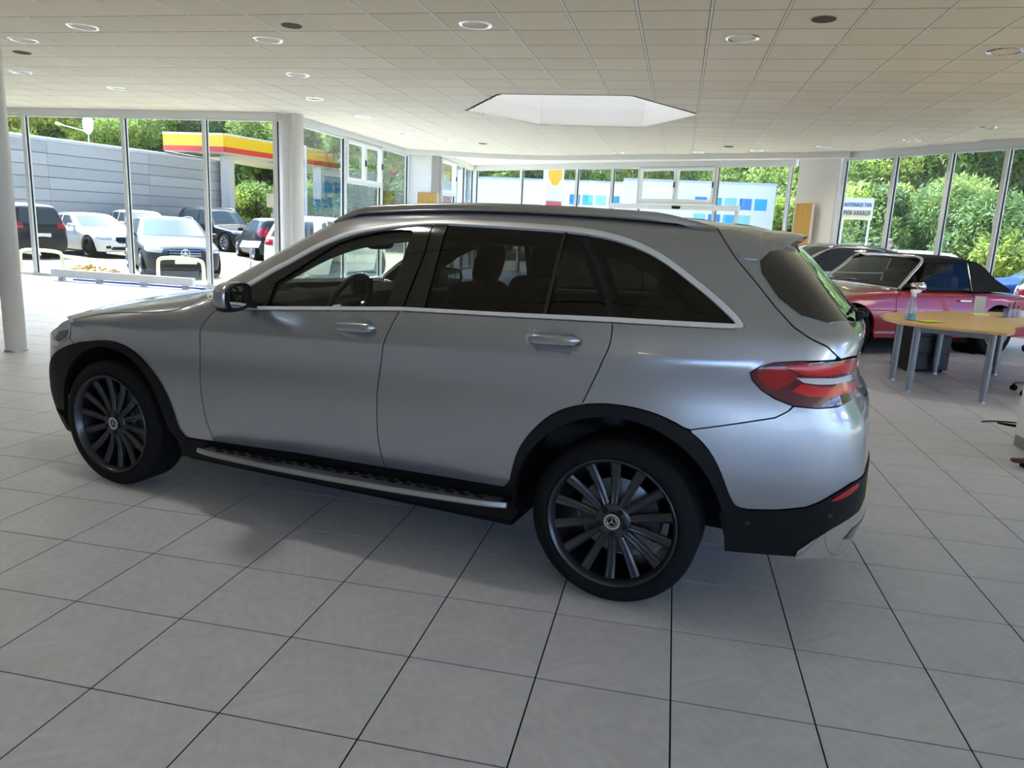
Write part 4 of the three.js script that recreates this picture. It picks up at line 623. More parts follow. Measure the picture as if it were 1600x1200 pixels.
function bodyPoly(sh, o, y0, ra) { // whole half body with wheel cut-outs
  const q = Math.PI / 2 * sh.Q, sf = sh.xf - q, sr = sh.xr + q, vt = sh.ya + q, pl = []; const st = .05;
  const add = (x, y) => pl.push(sh.inv(sh.side(x, y)));
  for (let s = sf; s < sh.inv(sh.side(-ra, y0))[0]; s += .08) pl.push([s, y0]);
  for (const p of arc(0, o.R, ra, 180, 0, 18)) if (p[1] >= y0) add(...p);
  for (let x = ra + .05; x < o.wb - ra; x += .1) add(x, y0);
  for (const p of arc(o.wb, o.R, ra, 180, 0, 18)) if (p[1] >= y0) add(...p);
  for (let s = sh.inv(sh.side(o.wb + ra, y0))[0]; s < sr; s += .08) pl.push([s, y0]);
  pl.push([sr, y0]); for (let v = y0; v < vt; v += .08) pl.push([sr, v]); pl.push([sr, vt]); for (let s = sr; s > sf; s -= .08) pl.push([s, vt]); pl.push([sf, vt]); for (let v = vt; v > y0; v -= .08) pl.push([sf, v]);
  return pl;
}
function makeCar(name, label, pos, turn, o) {
  o = { wb: 2.75, fo: .85, ro: .95, H: 1.45, w: .90, yb: .93, yh: .86, cowl: .55, wsTop: 1.35, roofR: 2.7, R: .32, y0: .22, spokes: 10, cell: .055, ...o };
  if (o.rearBelt === undefined) o.rearBelt = o.wb + o.ro * .35;
  const sh = o.shell || carShell(o), car = thing(name, label, 'car', pos, turn, o.group), P = o.paint, xe = o.wb + o.ro, ra = o.R + .055, H = o.H, yb = o.yb;
  const both = (n, pts, mat, q = {}) => { for (const s of [1, -1]) mesh(n, panelGeo(sh, pts, { cs: .06, cv: .06, lip: .006, ...q, mirror: s }), mat, car); };
  const one = (n, pts, mat, q = {}) => mesh(n, panelGeo(sh, pts, { cs: .06, cv: .06, lip: .006, ...q, mirror: 0 }), mat, car);
  mesh('body', panelGeo(sh, bodyPoly(sh, o, o.y0, ra), { raw: true, cs: o.cell, cv: o.cell, lip: .05, mirror: 0 }), P, car);
  mesh('underbody', [box(ra, o.wb - ra, .16, .35, -o.w + .12, o.w - .12), box(-o.fo + .2, xe - .2, .2, .5, -o.w + .36, o.w - .36)], M.rubber, car);
  const hatch = o.yd === undefined;
  const fTop = H - .115, f0 = [o.cowl + .22, yb + .03], f1 = [o.wsTop + .06, fTop];
  const bx = o.bp || (o.cowl + 1.30), rb = o.rearBelt;
  if (!o.open) {
    const k = H - .10;
    both('side_window', [f0, [(f0[0] + f1[0]) / 2, (f0[1] + f1[1]) / 2 + .02], f1, [bx + .02, k], [bx - .04, yb + .04]], M2.carGlass, { off: .003 });
    both('side_window', [[bx + .04, yb + .04], [bx + .08, k], [o.roofR - .28, H - .12], [rb - .42, hatch ? yb + .22 : yb + .13], [rb - .45, yb + .06]], M2.carGlass, { off: .003 });
    if (hatch) both('side_window', [[rb - .38, yb + .07], [rb - .34, yb + .22], [o.roofR - .20, H - .14], [o.roofR - .02, H - .18], [rb - .02, yb + .10]], M2.carGlass, { off: .003 });
    if (o.chromeLine) both('window_trim', stripPoly(smoothLine([[f0[0] - .05, yb + .02], [(f0[0] + f1[0]) / 2 - .03, (f0[1] + f1[1]) / 2 + .045], [f1[0], fTop + .025], [bx + .1, k + .022], [o.roofR - .26, H - .10], [rb - .36, hatch ? yb + .22 : yb + .12], [rb - .33, yb + .06]], 5), -.016), M.satin, { off: .006, cs: .04, cv: .04 });
    if (o.chromeLine) both('belt_trim', stripPoly([[f0[0] - .05, yb + .005], [bx, yb + .015], [rb - .33, yb + .045]], .016), M.satin, { off: .006, cs: .04, cv: .04 });
    one('windscreen', [{ t: [o.cowl + .05, 0] }, { t: [o.cowl + .10, .4] }, { t: [o.cowl + .20, o.w - .20] }, { t: [o.wsTop - .01, o.w - .345] }, { t: [o.wsTop - .07, .3] }, { t: [o.wsTop - .09, 0] }], M2.carGlass, { off: .003 });
    if (hatch) one('rear_window', [{ r: [H - .11, 0] }, { r: [H - .12, .45] }, { r: [yb + .10, .60] }, { r: [yb + .06, 0] }], M2.carGlass, { off: .003 });
    else one('rear_window', [{ t: [o.roofR + .05, 0] }, { t: [o.roofR + .03, .48] }, { t: [rb - .09, .60] }, { t: [rb - .05, 0] }], M2.carGlass, { off: .003 });
  }
  both('door_seam', stripPoly(smoothLine([[o.cowl + .12, yb - .02], [o.cowl + .04, .75], [o.cowl + .06, .5], [o.cowl + .14, .3]], 3), .008), M.gasket, { off: .001, lip: 0 });
  both('door_seam', stripPoly(smoothLine([[bx + .01, yb], [bx - .02, .7], [bx + .01, .3]], 3), .008), M.gasket, { off: .001, lip: 0 });
  // lamps, grille, plates
  if (!o.noFront) {
    const hy = o.yh - .20;
    both('headlight', [[-o.fo + .48, hy + .07], [-o.fo + .40, hy - .02], [-o.fo + .24, hy - .06], { f: [hy - .07, .52] }, { f: [hy + .02, .46] }, [-o.fo + .26, hy + .06]], M2.headlamp, { off: .004 });
    one('grille', [{ f: [hy + .03, 0] }, { f: [hy + .03, .34] }, { f: [hy - .08, .40] }, { f: [hy - .17, .30] }, { f: [hy - .18, 0] }], M.blackGloss, { off: .004 });
    for (const k of o.grilleBars || []) one('grille_bar', [{ f: [hy + k, 0] }, { f: [hy + k, .36] }, { f: [hy + k - .022, .36] }, { f: [hy + k - .022, 0] }], M.satin, { off: .012 });
    if (o.star) { const p = sh.front(hy - .075, 0); mesh('emblem', starGeo(.105, .02).rotateY(-Math.PI / 2).translate(p.x - .05, p.y, 0), M2.trim, car); }
    one('air_intake', [{ f: [.38, 0] }, { f: [.38, .5] }, { f: [.28, .55] }, { f: [.27, 0] }], M.blackPlastic, { off: .003 });
    both('side_intake', [{ f: [.42, .56] }, { f: [.40, .68] }, { f: [.32, .68] }, { f: [.32, .54] }], M.blackPlastic, { off: .003 });
    if (o.frontPlate) { const p = sh.front(.42, 0); mesh('number_plate', rbox(.012, .11, .50, .004, p.x - .02, .43, 0), M2.plateWhite, car); }
  }
  { const ty = o.tailY || (hatch ? yb - .05 : o.yd - .13), th = o.tailH || .15;
    both('tail_light', [[xe - .34, ty + th * .35], [xe - .22, ty + th * .5], { r: [ty + th * .5, o.w - .26] }, { r: [ty + th * .45, o.w - .45] }, { r: [ty - th * .5, o.w - .45] }, { r: [ty - th * .5, o.w - .26] }, [xe - .24, ty - th * .45]], M2.red, { off: .005 });
    if (!o.noPlate) { const p = sh.rear(hatch ? .72 : .62, 0); mesh('number_plate', rbox(.012, .11, .50, .004, p.x + .006, p.y, 0), M2.plateWhite, car); } }
  // mirrors, handles, wheels
  for (const s of [1, -1]) {
    const mx = o.cowl + .40, my = yb + .07, mz = sh.side(mx, yb).z + .10; const ring = (x, ry, rz) => superRing(x, my, s * mz, ry, rz, 3, 16);
    mesh('side_mirror', outwards(loft([ring(mx - .09, .015, .03), ring(mx - .07, .045, .085), ring(mx, .06, .10), ring(mx + .03, .055, .095)])), o.mirrorMat || P, car); mesh('mirror_foot', bar([mx - .02, my - .045, s * (mz - .16)], [mx - .02, my - .03, s * mz], .06, .03), M.blackPlastic, car);
    for (const hx of o.handles || [bx - .18, bx + .72]) { const z = sh.side(hx, yb - .10).z; mesh('door_handle', rbox(.19, .028, .03, .012, hx, yb - .09, s * (z + .012), 2), o.handleMat || P, car); }
    for (const wx of [0, o.wb]) { mesh('wheel_housing', [new THREE.CylinderGeometry(ra + .01, ra + .01, .36, 28, 1, true).rotateX(Math.PI / 2).translate(wx, o.R, s * (o.w - .26)), new THREE.CircleGeometry(ra + .01, 28).translate(wx, o.R, s * (o.w - .43))], M.rubber, car); makeWheel(car, wx, o.R, o.w - .005, s, { R: o.R, rr_: o.R * (o.rim || .70), width: .22, spokes: o.spokes, rimMat: o.rimMat || M2.alloy, star: false, sw: o.sw || .022, detail: false, hubR: .06, turn: .2 + wx }); }
  }
  if (o.rails) for (const s of [1, -1]) { const pts = []; for (let k = 0; k <= 10; k++) { const x = o.wsTop + .1 + (o.roofR - o.wsTop - .2) * k / 10, z = o.w - .33; pts.push([x, sh.top(x, z).y + (k % 10 ? .03 : -.01), s * z]); } mesh('roof_rail', tube(pts, .016, 30, 6), M.satin, car); }
  car.userData.shell = undefined; delete car.userData.shell; return { car, sh, both, one };
}
// place a car by the spot of one axle and the way its front points (building axes)
const heading = (u, w) => { const d = G(u, w); return Math.atan2(d.z, -d.x); };   // turn so that local -x points along (u, w)
function place(u, w, du, dw, ax = 0) { const t = heading(du, dw), p = G(u, w); return [new THREE.Vector3(p.x - Math.cos(t) * ax, 0, p.z + Math.sin(t) * ax), t]; }
// ---------- outside: yard, filling station, trees ----------
const GY = -.15;
{
  const t = dataTex(256, (x, y) => { const v = 1 + .12 * perN(x, y, 6, 2) + .10 * perN(x, y, 40, 8) + .08 * (((x * 256 * 7919 + y * 256 * 104729) % 89) / 89 - .5); return [158 * v, 145 * v, 116 * v]; }, true);
  const g = struct('ground_yard', 'pale sunlit paved yard around the showroom', 'ground');
  const pg = new THREE.PlaneGeometry(260, 260).rotateX(-Math.PI / 2).translate(0, GY, 0); uvBox(pg, .25); mesh('paving', pg, std(0xffffff, .9, 0, { map: t }), g);
  // wooded slope behind
  const N = 60, pos = [], idx = []; const R0 = 60, prof = [[0, 0], [4, 1.0], [10, 5], [20, 11], [34, 17], [50, 20]];
  for (let i = 0; i <= N; i++) { const a = -1.6 + 3.2 * i / N; for (let j = 0; j < prof.length; j++) { const sh = a > .2 ? -20 * Math.min(1, (a - .2) / .35) : 0; const r = R0 + sh + prof[j][0]; pos.push(Math.sin(a) * r, GY + prof[j][1] * (1 + .15 * Math.sin(i * 1.7 + j)), -Math.cos(a) * r); } }
  for (let i = 0; i < N; i++) for (let j = 0; j < prof.length - 1; j++) { const a = i * prof.length + j, b = a + prof.length; idx.push(a, b, a + 1, b, b + 1, a + 1); }
  const s = struct('ground_slope', 'dark wooded slope rising behind the yard', 'hillside'); s.rotation.y = 0; const sg = rawGeo(pos, null, idx); mesh('slope', sg, std(0x2d3c1c, 1, 0, { side: THREE.DoubleSide }), s);
}
// trees
const leafGeo = (() => { const l = []; for (let k = 0; k < 6; k++) { const s = new THREE.Shape(); s.moveTo(0, 0); s.quadraticCurveTo(.10, .10, 0, .30); s.quadraticCurveTo(-.10, .10, 0, 0); const g = new THREE.ShapeGeometry(s, 3); g.rotateX(rr(-.9, .9)); g.rotateY(rr(0, 6.28)); g.rotateZ(rr(-1.4, 1.4)); g.translate(rr(-.18, .18), rr(-.15, .15), rr(-.18, .18)); l.push(g); } return join(l); })();
M2.leaf = phy(0xffffff, { roughness: .85, transmission: .42, thickness: 0, side: THREE.DoubleSide }); M2.bark = std(0x4a3d2e, .95);
const leafTones = [[.24, .34, .06], [.32, .42, .08], [.15, .24, .05], [.44, .52, .09], [.10, .17, .04], [.56, .62, .10]];
function tree(name, label, pos, h, r, n, tone, group, ls = .85) {
  const t = thing(name, label, 'tree', pos, rr(0, 6), group); const th = h * .45;
  const br = [rod([0, -.1, 0], [rr(-.2, .2), th, rr(-.2, .2)], .16 + h * .008, 9, .09)]; for (let k = 0; k < 5; k++) { const a = rr(0, 6.28); br.push(rod([0, th * rr(.5, .95), 0], [Math.cos(a) * r * .6, th + h * rr(.1, .3), Math.sin(a) * r * .6], .07, 6, .03)); }
  mesh('trunk', join(br), M2.bark, t);
  const im = new THREE.InstancedMesh(leafGeo, M2.leaf, n); im.name = 'foliage'; im.userData.kind = 'stuff'; im.castShadow = im.receiveShadow = true; t.add(im);
  const blobs = []; for (let k = 0; k < 12; k++) { const a = rr(0, 6.28), q = Math.sqrt(rnd()) * .75, y = rr(.12, 1); blobs.push([Math.cos(a) * q * r * (1.15 - .5 * y), y * h * .86, Math.sin(a) * q * r * (1.15 - .5 * y), r * rr(.30, .55)]); }
  const m = new THREE.Matrix4(), Q = new THREE.Quaternion(), E = new THREE.Euler(), c = new THREE.Color();
  const bt = blobs.map(() => Math.max(0, Math.min(5, tone + Math.floor(rr(-1, 2)))));
  for (let k = 0; k < n; k++) { const bi = Math.floor(rnd() * blobs.length), b = blobs[bi]; const u = rr(-1, 1), a = rr(0, 6.28), s = Math.sqrt(1 - u * u), q = b[3] * Math.pow(rnd(), .25); Q.setFromEuler(E.set(rr(0, 6), rr(0, 6), rr(0, 6))); const sc = rr(.7, 1.5) * ls; m.compose(new THREE.Vector3(b[0] + s * Math.cos(a) * q, Math.max(.1, b[1] + u * q * .8), b[2] + s * Math.sin(a) * q), Q, new THREE.Vector3(sc, sc, sc)); im.setMatrixAt(k, m); const tc = leafTones[bt[bi]], v = rr(.75, 1.25); im.setColorAt(k, c.setRGB(tc[0] * v, tc[1] * v, tc[2] * v)); }
  return t;
}
{ // a belt of trees all round: px direction (tangent of the bearing), distance
  const kinds = ['mid green tree', 'bright yellow green tree', 'darker green tree'];
  const polar = (tx, d) => new THREE.Vector3(tx * d / Math.hypot(tx, 1), GY, -d / Math.hypot(tx, 1));
  for (const [lo, hi, d0, d1, n, place_] of [[-.86, -.23, 57, 66, 15, 'behind the filling station'], [-.22, .38, 44, 52, 13, 'behind the parked trailers'], [.38, .84, 33, 41, 12, 'behind the right-hand yard']])
    for (let k = 0; k < n; k++) { const row = k % 2, tx = lo + (hi - lo) * (k + .5) / n, d = row ? d1 : d0, kd = Math.floor(rnd() * 3); const p = polar(tx, d + rr(-1, 1)); p.y = row ? 2.0 : .2; tree('deciduous_tree', kinds[kd] + ' on the slope ' + place_, p, (row ? rr(11, 14) : rr(7, 9.5)) * (lo < -.3 ? 1.2 : 1), row ? rr(3.2, 4.0) : rr(2.5, 3.1), lo > .3 ? 7000 : row ? 4200 : 3600, (lo < -.3 ? [3, 5, 1] : [1, 3, 0])[kd], 'trees ' + place_, lo > .3 ? .55 : .85); }
  for (const [tx, d, n] of [[-.345, 50, 1], [-.29, 51, 1], [-.235, 49, 1], [.44, 29.5, 1], [.52, 29, 1], [.60, 28.5, 1], [.68, 28, 1], [.30, 40, 1], [.36, 38, 1]]) tree('leafy_shrub', tx < 0 ? 'broad leafy shrub under the filling station canopy' : 'broad leafy shrub at the edge of the right-hand yard', polar(tx, d), 3.6, 2.2, tx < 0 ? 2500 : 5000, 2, tx < 0 ? 'shrubs by the filling station' : 'shrubs at the yard edge', tx < 0 ? .7 : .5);
}
{ // grey metal-clad building
  const b = thing('clad_building', 'long grey metal-clad building beside the filling station', 'building', G(-24.35, 20.5, GY), -RA + Math.atan2(14, 2.3));
  M2.clad = [0xbcbcbc, 0xb6b6b7, 0xc2c2c2].map(c => std(c, .5, .3));
  const L = 14.2; mesh('wall_core', box(0, L, 0, 3.96, -8, -.03), std(0x6d7075, .8), b);
  for (let r = 0; r < 9; r++) for (let k = 0; k < 3; k++) mesh('cladding_panel', box(k * L / 3 + .006, (k + 1) * L / 3 - .006, r * .437 + .012, (r + 1) * .437 - .012, -.03, .02), M2.clad[(r * 2 + k) % 3], b);
  mesh('parapet', box(-.05, L + .05, 3.93, 4.04, -8, .06), std(0xc9cbcc, .5), b); mesh('roof_strip', box(2, L, 4.04, 4.20, -6, -1.2), M.white, b);
  const d = thing('satellite_dish', 'white satellite dish on a mast on the grey building roof', 'dish', G(-25.96, 30, 4.06), -RA - .08); mesh('mast', [rod([.1, 0, 0], [.1, .95, 0], .03)], M.steel, d); const ds = new THREE.SphereGeometry(.8, 32, 12, 0, 6.283, 0, .52).rotateX(Math.PI / 2).scale(.75, 1.1, .6).translate(.1, .93, -.42); mesh('reflector', ds, std(0xe9e9e6, .5, 0, { side: THREE.DoubleSide }), d); mesh('feed_arm', [rod([.1, .60, .05], [-.55, .80, .9], .02)], M.steel, d); mesh('receiver', rod([-.52, .80, .85], [-.60, .84, 1.02], .05), M.white, d);
}
{ // filling station canopy
  const c = thing('station_canopy', 'filling station canopy with yellow fascia and red stripe', 'canopy', G(-20.5, 32, GY), -RA);
  const E = [[0, 0], [2.0, -10], [3.2, -16.2], [-2.2, -17.2], [-4.2, -10], [-3.1, -.02]];   // plan: x right, z towards us
  const yel = std(lin(.92, .56, .01), .45), red_ = std(lin(.72, .06, .03), .45), y0 = 4.28, y1 = 5.03;
  mesh('soffit', prism(E, y0 - .02, y0 + .06), std(0xe6e2d6, .6), c); mesh('roof_deck', prism(E.map(p => [p[0] * .98, p[1] * .99 - .1]), y1 - .12, y1 - .06), M.white, c);
  for (const [a, b] of [[5, 0], [0, 1], [1, 2], [2, 3]]) { const A = E[a], B = E[b]; mesh('fascia', bar([A[0], (y0 + .24 + y1) / 2, A[1]], [B[0], (y0 + .24 + y1) / 2, B[1]], .12, y1 - y0 - .24), yel, c); mesh('stripe', bar([A[0], y0 + .12, A[1]], [B[0], y0 + .12, B[1]], .13, .24), red_, c); mesh('edge_cap', bar([A[0], y1 + .03, A[1]], [B[0], y1 + .03, B[1]], .2, .08), M.white, c); }
  // shell emblem and pale field on the long face
  const dx = 2.0, dz = -10, l = Math.hypot(dx, dz), nx = 10 / l, nz = 2 / l, at = s => [dx / l * s + nx * .08, dz / l * s + nz * .08];
  const pecten = (r) => { const s = new THREE.Shape(); const n = 11; s.moveTo(-.28 * r, -.9 * r); s.lineTo(-.34 * r, -.62 * r); for (let k = 0; k <= n; k++) { const a = Math.PI * (1.08 - 1.16 * k / n); s.lineTo(Math.cos(a) * r, Math.sin(a) * r * .95 + .02 * r); } s.lineTo(.34 * r, -.62 * r); s.lineTo(.28 * r, -.9 * r); s.closePath(); return s; };
  const turn = Math.atan2(nx, nz);
  for (const s of [7.6, 13.6]) { const [px, pz] = s < 10.3 ? at(s) : [2.0 + 1.2 * (s - 10.2) / 6.2 + .09, -10 - 6.2 * (s - 10.2) / 6.2 + .02]; for (const [r, m, o] of [[.33, red_, 0], [.27, yel, .02]]) { const g = new THREE.ExtrudeGeometry(pecten(r), { depth: .02, bevelEnabled: false }); const e = mesh('emblem', g, m, c); e.position.set(px + nx * o, y0 + .48, pz + nz * o); e.rotation.y = turn; } }
  mesh('pale_field', bar([at(8.2)[0] - nx * .03, y0 + .5, at(8.2)[1]], [at(10.1)[0] - nx * .03, y0 + .5, at(10.1)[1]], .14, .5), std(0xdadbd6, .5), c);
  for (const [x, z] of [[-1.15, -2.0], [.9, -7.5], [1.6, -12.5]]) mesh('pillar', box(x - .23, x + .23, 0, y0, z - .23, z + .23), std(0xdcdad2, .6), c);
  for (const [x, z] of [[-1, -1], [-.4, -5], [.6, -9]]) mesh('soffit_lamp', box(x - .2, x + .2, y0 - .05, y0 - .02, z - .2, z + .2), std(0x8d8c86, .4), c);
  // pumps
  [[-.9, -6.5], [.2, -10]].forEach(([x, z], i) => { const p = thing('fuel_pump', i ? 'fuel pump with pale board further under the canopy' : 'fuel pump with red sign under the canopy', 'fuel pump', G(-20.5 + x, 32 - z, GY), -RA + .3); mesh('cabinet', rbox(.9, 1.7, .5, .04, 0, .85, 0), std(0xd8cfae, .6), p); mesh('sign_board', rbox(1.6, .72, .2, .05, .1, 2.35, 0), std(0xe9dfc0, .6), p); mesh('sign_panel', box(-.25, .75, 2.08, 2.62, .1, .115), i ? std(0xd6a33a, .5) : red_, p); mesh('display', box(-.3, .3, 1.1, 1.45, .25, .262), M.blackGloss, p); for (const s of [-.32, .32]) mesh('hose', tube([[s, 1.25, .26], [s + .05, .7, .42], [s, .35, .3], [s, .8, .26]], .02, 20, 6), M.rubber, p); for (const s of [-.35, .55]) mesh('sign_post', box(s - .04, s + .04, 1.7, 2.05, -.05, .05), M.steel, p); });
  const f = thing('yard_fence', 'grey board fence beyond the filling station', 'fence', G(-22, 46, GY), -RA - .1); for (let k = 0; k < 8; k++) mesh('fence_board', box(k * 1.5 - 1, k * 1.5 + .46, 0, 2.0, -.03, .03), std(0x6d747c, .7), f);
  [[-15.2, 28.4, 0], [-14.75, 28.6, .35]].forEach(([u, w, dh], i) => { const p = thing('flag_pole', i ? 'taller slim steel pole beside the canopy' : 'shorter slim steel pole beside the canopy', 'pole', G(u, w, GY), 0); mesh('pole', cyl(.045, .06, 3.9 + dh, 12, 0, (3.9 + dh) / 2), M.steel, p); mesh('finial', new THREE.SphereGeometry(.06, 10, 8).translate(0, 3.93 + dh, 0), M.steel, p); });
}
{ // trailers, totem, yard sign
  for (const [u, w, L, t, lb] of [[-9.9, 36.5, 9.6, .02, 'white box trailer with blue squares parked behind the bay'], [-2.6, 34.0, 6.4, .05, 'second white trailer with blue squares beyond the totem sign']]) {
    const b = thing('box_trailer', lb, 'trailer', G(u, w, GY), -RA + t); mesh('box_body', rbox(L, 2.75, 2.4, .05, L / 2, 2.45, -1.2), std(0xe3e6e8, .45), b); mesh('top_rail', box(0, L, 3.78, 3.88, -.05, .03), M.aluminium, b); mesh('bottom_rail', box(0, L, 1.05, 1.2, -.05, .03), M.aluminium, b);
    const bl = [std(lin(.02, .22, .62), .5), std(lin(.05, .42, .75), .5), std(lin(.25, .6, .8), .5)]; for (let k = 0; k < 9; k++) mesh('blue_square', box(L * .48 + (k % 5) * .62, L * .48 + (k % 5) * .62 + .5, 2.75 - Math.floor(k / 5) * .7, 3.22 - Math.floor(k / 5) * .7, 0, .012), bl[k % 3], b);
    for (const x of [L * .7, L * .82]) mesh('wheel', cyl(.48, .48, .3, 24).rotateX(Math.PI / 2).translate(x, .48, -.2), M.tyre, b); mesh('landing_leg', box(L * .15, L * .15 + .15, 0, 1.1, -.4, -.25), M.steel, b); mesh('chassis', box(.2, L - .2, .75, 1.06, -1.8, -.5), M.blackPlastic, b);
  }
  const s = thing('totem_sign', 'white totem sign with a yellow shell emblem', 'sign', G(-5.25, 31.5, GY), -RA + .5); mesh('pylon', rbox(.8, 4.6, .3, .04, 0, 2.3, 0), std(0xe6e7e4, .5), s); const ys = new THREE.Shape(); for (let k = 0; k <= 12; k++) { const a = Math.PI * (1.1 - 1.2 * k / 12); ys[k ? 'lineTo' : 'moveTo'](Math.cos(a) * .3, Math.sin(a) * .42); } ys.lineTo(.1, -.42); ys.lineTo(-.1, -.42); mesh('emblem', new THREE.ExtrudeGeometry(ys, { depth: .03, bevelEnabled: false }).translate(0, 3.75, .15), std(lin(.92, .5, .02), .5), s); mesh('price_panel', box(-.33, .33, 2.0, 2.7, .15, .165), std(0xc7555a, .5), s);
  const font = await new FontLoader().loadAsync('fonts/droid/droid_sans_bold.typeface.json');
  const y = thing('yard_sign', 'white board on two posts reading AUTOHAUS TAN PKW ANKAUF', 'sign', G(4.92, 24, GY), -RA - .32); mesh('board', rbox(.80, .56, .04, .02, 0, 2.60, 0), std(0xe6e2dc, .5), y); mesh('rim', [box(-.41, .41, 2.87, 2.90, -.03, .03), box(-.41, .41, 2.30, 2.33, -.03, .03), box(-.42, -.39, 2.30, 2.9, -.03, .03), box(.39, .42, 2.30, 2.9, -.03, .03)], M.white, y);
  for (const s_ of [-.36, .36]) mesh('post', box(s_ - .03, s_ + .03, 0, 2.32, -.025, .025), M.white, y); mesh('yellow_band', box(-.38, .38, 2.34, 2.58, .02, .024), std(0xe8cf8a, .6), y);
  for (const [tx, yy, sz] of [['AUTOHAUS TAN', 2.66, .098], ['PKW ANKAUF', 2.42, .112]]) { const g = new TextGeometry(tx, { font, size: sz, depth: .008, curveSegments: 3 }); g.computeBoundingBox(); const w = g.boundingBox.max.x; g.scale(.72 / w, 1.2, 1).translate(-.36, yy, .024); mesh('lettering', g, std(0x2b2f6e, .6), y); }
}
{ // hoop rails on the yard before the left windows
  for (const [u, w, L, lb] of [[-15.0, 15.0, 1.15, 'white tubular hoop rail before the black estate car'], [-11.5, 15.2, 1.15, 'white tubular hoop rail before the dark grey estate']]) { const h = thing('hoop_rail', lb, 'rail', G(u, w, GY), -RA); mesh('hoop', tube([[0, 0, 0], [0, .42, 0], [.03, .54, 0], [.14, .58, 0], [L - .14, .58, 0], [L - .03, .54, 0], [L, .42, 0], [L, 0, 0]], .04, 60, 12), M.white, h); }
  const r = thing('rubble_heap', 'small heap of tan gravel on the yard', 'gravel', G(-14.2, 16.3, GY), 0); const gs = []; for (let k = 0; k < 70; k++) { const a = rr(0, 6.28), q = Math.sqrt(rnd()) * .55; const s = rr(.04, .09); gs.push(new THREE.DodecahedronGeometry(s, 0).rotateX(rr(0, 3)).rotateY(rr(0, 3)).translate(Math.cos(a) * q * 1.3, (.55 - q) * .35 + s * .5, Math.sin(a) * q * .7)); } const m = mesh('stones', join(gs), std(0xb79a62, .95), r); m.userData.kind = 'stuff';
}
// parked cars
const pc = (name, label, u, w, du, dw, ax, o, y = GY) => { const [p, t] = place(u, w, du, dw, ax); p.y = y; return makeCar(name, label, p, t, o); };
const white_ = paintOf(.72, .72, .70, 0), black_ = paintOf(.012, .012, .015, .2), dark_ = phy(lin(.035, .040, .050), { roughness: .5, specularIntensity: .35 });
pc('estate_car', 'black estate car seen from behind with red tail lights', -19.6, 19.9, -.93, .36, 2.7, { paint: black_, H: 1.66, wb: 2.75, roofR: 3.35, yb: .98, yh: .95, w: .93, tailY: 1.0, tailH: .17, R: .35, cowl: .5, rearBelt: 3.5 });
pc('saloon_car', 'white saloon car with dark wheels turned to the right', -18.4, 22.2, .93, -.37, 0, { paint: white_, H: 1.42, wb: 2.83, roofR: 2.45, rearBelt: 3.15, yd: 1.04, yb: .93, yh: .86, w: .93, R: .34, rim: .76, rimMat: M2.alloyDark, spokes: 10, wsTop: 1.30, cowl: .42 });
pc('hatchback', 'white compact hatchback parked along the grey building', -19.6, 26.0, .85, -.52, 0, { paint: white_, H: 1.56, wb: 2.6, roofR: 2.95, yb: .98, ro: .75 });
pc('estate_car', 'dark grey estate car with star grille facing the left windows', -12.3, 17.1, .70, -.71, 0, { paint: dark_, H: 1.48, wb: 2.87, roofR: 3.3, yb: .95, yh: .90, w: .93, R: .33, star: true, frontPlate: true, grilleBars: [0.0, -.06, -.12], cowl: .5, wsTop: 1.35, rearBelt: 3.5, rails: true, spokes: 10 });
pc('suv', 'black SUV with roof rails behind the dark grey estate', -18.2, 29.6, .93, -.37, 0, { paint: black_, H: 1.80, wb: 2.92, roofR: 3.4, yb: 1.08, yh: 1.02, w: .95, R: .38, grilleBars: [0, -.06, -.12], rails: true, cowl: .55, wsTop: 1.3, rearBelt: 3.55 });
pc('coupe', 'low white coupe far off by the fence', -18.3, 35.5, .9, -.4, 0, { paint: white_, H: 1.38, wb: 2.65, roofR: 2.3, rearBelt: 3.0, yd: 1.0, yb: .9, yh: .84 });
pc('hatchback', 'small black hatchback with a tall red tail light by the column', -14.3, 25.4, -.70, .71, 2.4, { paint: black_, H: 1.52, wb: 2.45, roofR: 2.85, yb: .98, ro: .62, tailH: .32, tailY: 1.0, w: .84 });
pc('saloon_car', 'black saloon car with a star grille beyond the glass corner', -11.1, 24.6, .50, -.86, 0, { paint: black_, H: 1.46, wb: 2.85, roofR: 2.6, rearBelt: 3.2, yd: 1.02, star: true, grilleBars: [-.03, -.10] });
pc('suv', 'white SUV standing close outside the return windows', -9.55, 18.55, .02, 1, 2.75, { paint: white_, H: 1.66, wb: 2.75, roofR: 3.2, yb: 1.02, yh: .97, w: .93, R: .36, rearBelt: 3.4, cowl: .5, rimMat: M2.alloyDark });
pc('saloon_car', 'blue grey saloon car outside behind the black saloon', 5.5, 21.2, -.8, -.35, 1.4, { paint: paintOf(.16, .24, .36, .4), H: 1.46, wb: 2.8, roofR: 2.5, rearBelt: 3.15, yd: 1.03, chromeLine: true });
pc('suv', 'pale green grey SUV parked by the shrubs outside', 10.0, 23.2, -.75, -.62, 0, { paint: paintOf(.32, .38, .36, .4), H: 1.68, wb: 2.7, roofR: 3.2, yb: 1.02, yh: .97 });
pc('suv', 'deep blue SUV outside the raked windows', 8.1, 18.9, -.93, .12, 1.3, { paint: paintOf(.02, .06, .22, .3), H: 1.74, wb: 2.75, roofR: 3.2, yb: 1.06, yh: 1.0, chromeLine: true });
pc('hatchback', 'silver hatchback with red tail light outside the raked windows', 7.05, 16.25, .93, -.37, 2.6, { paint: paintOf(.42, .46, .46, .5), H: 1.47, wb: 2.6, roofR: 2.95, yb: .95, ro: .72, tailH: .12 });
pc('hatchback', 'white hatchback under the yard sign', 6.4, 25.6, -.9, -.3, 1.2, { paint: white_, H: 1.5, wb: 2.6, roofR: 2.95, yb: .96 });
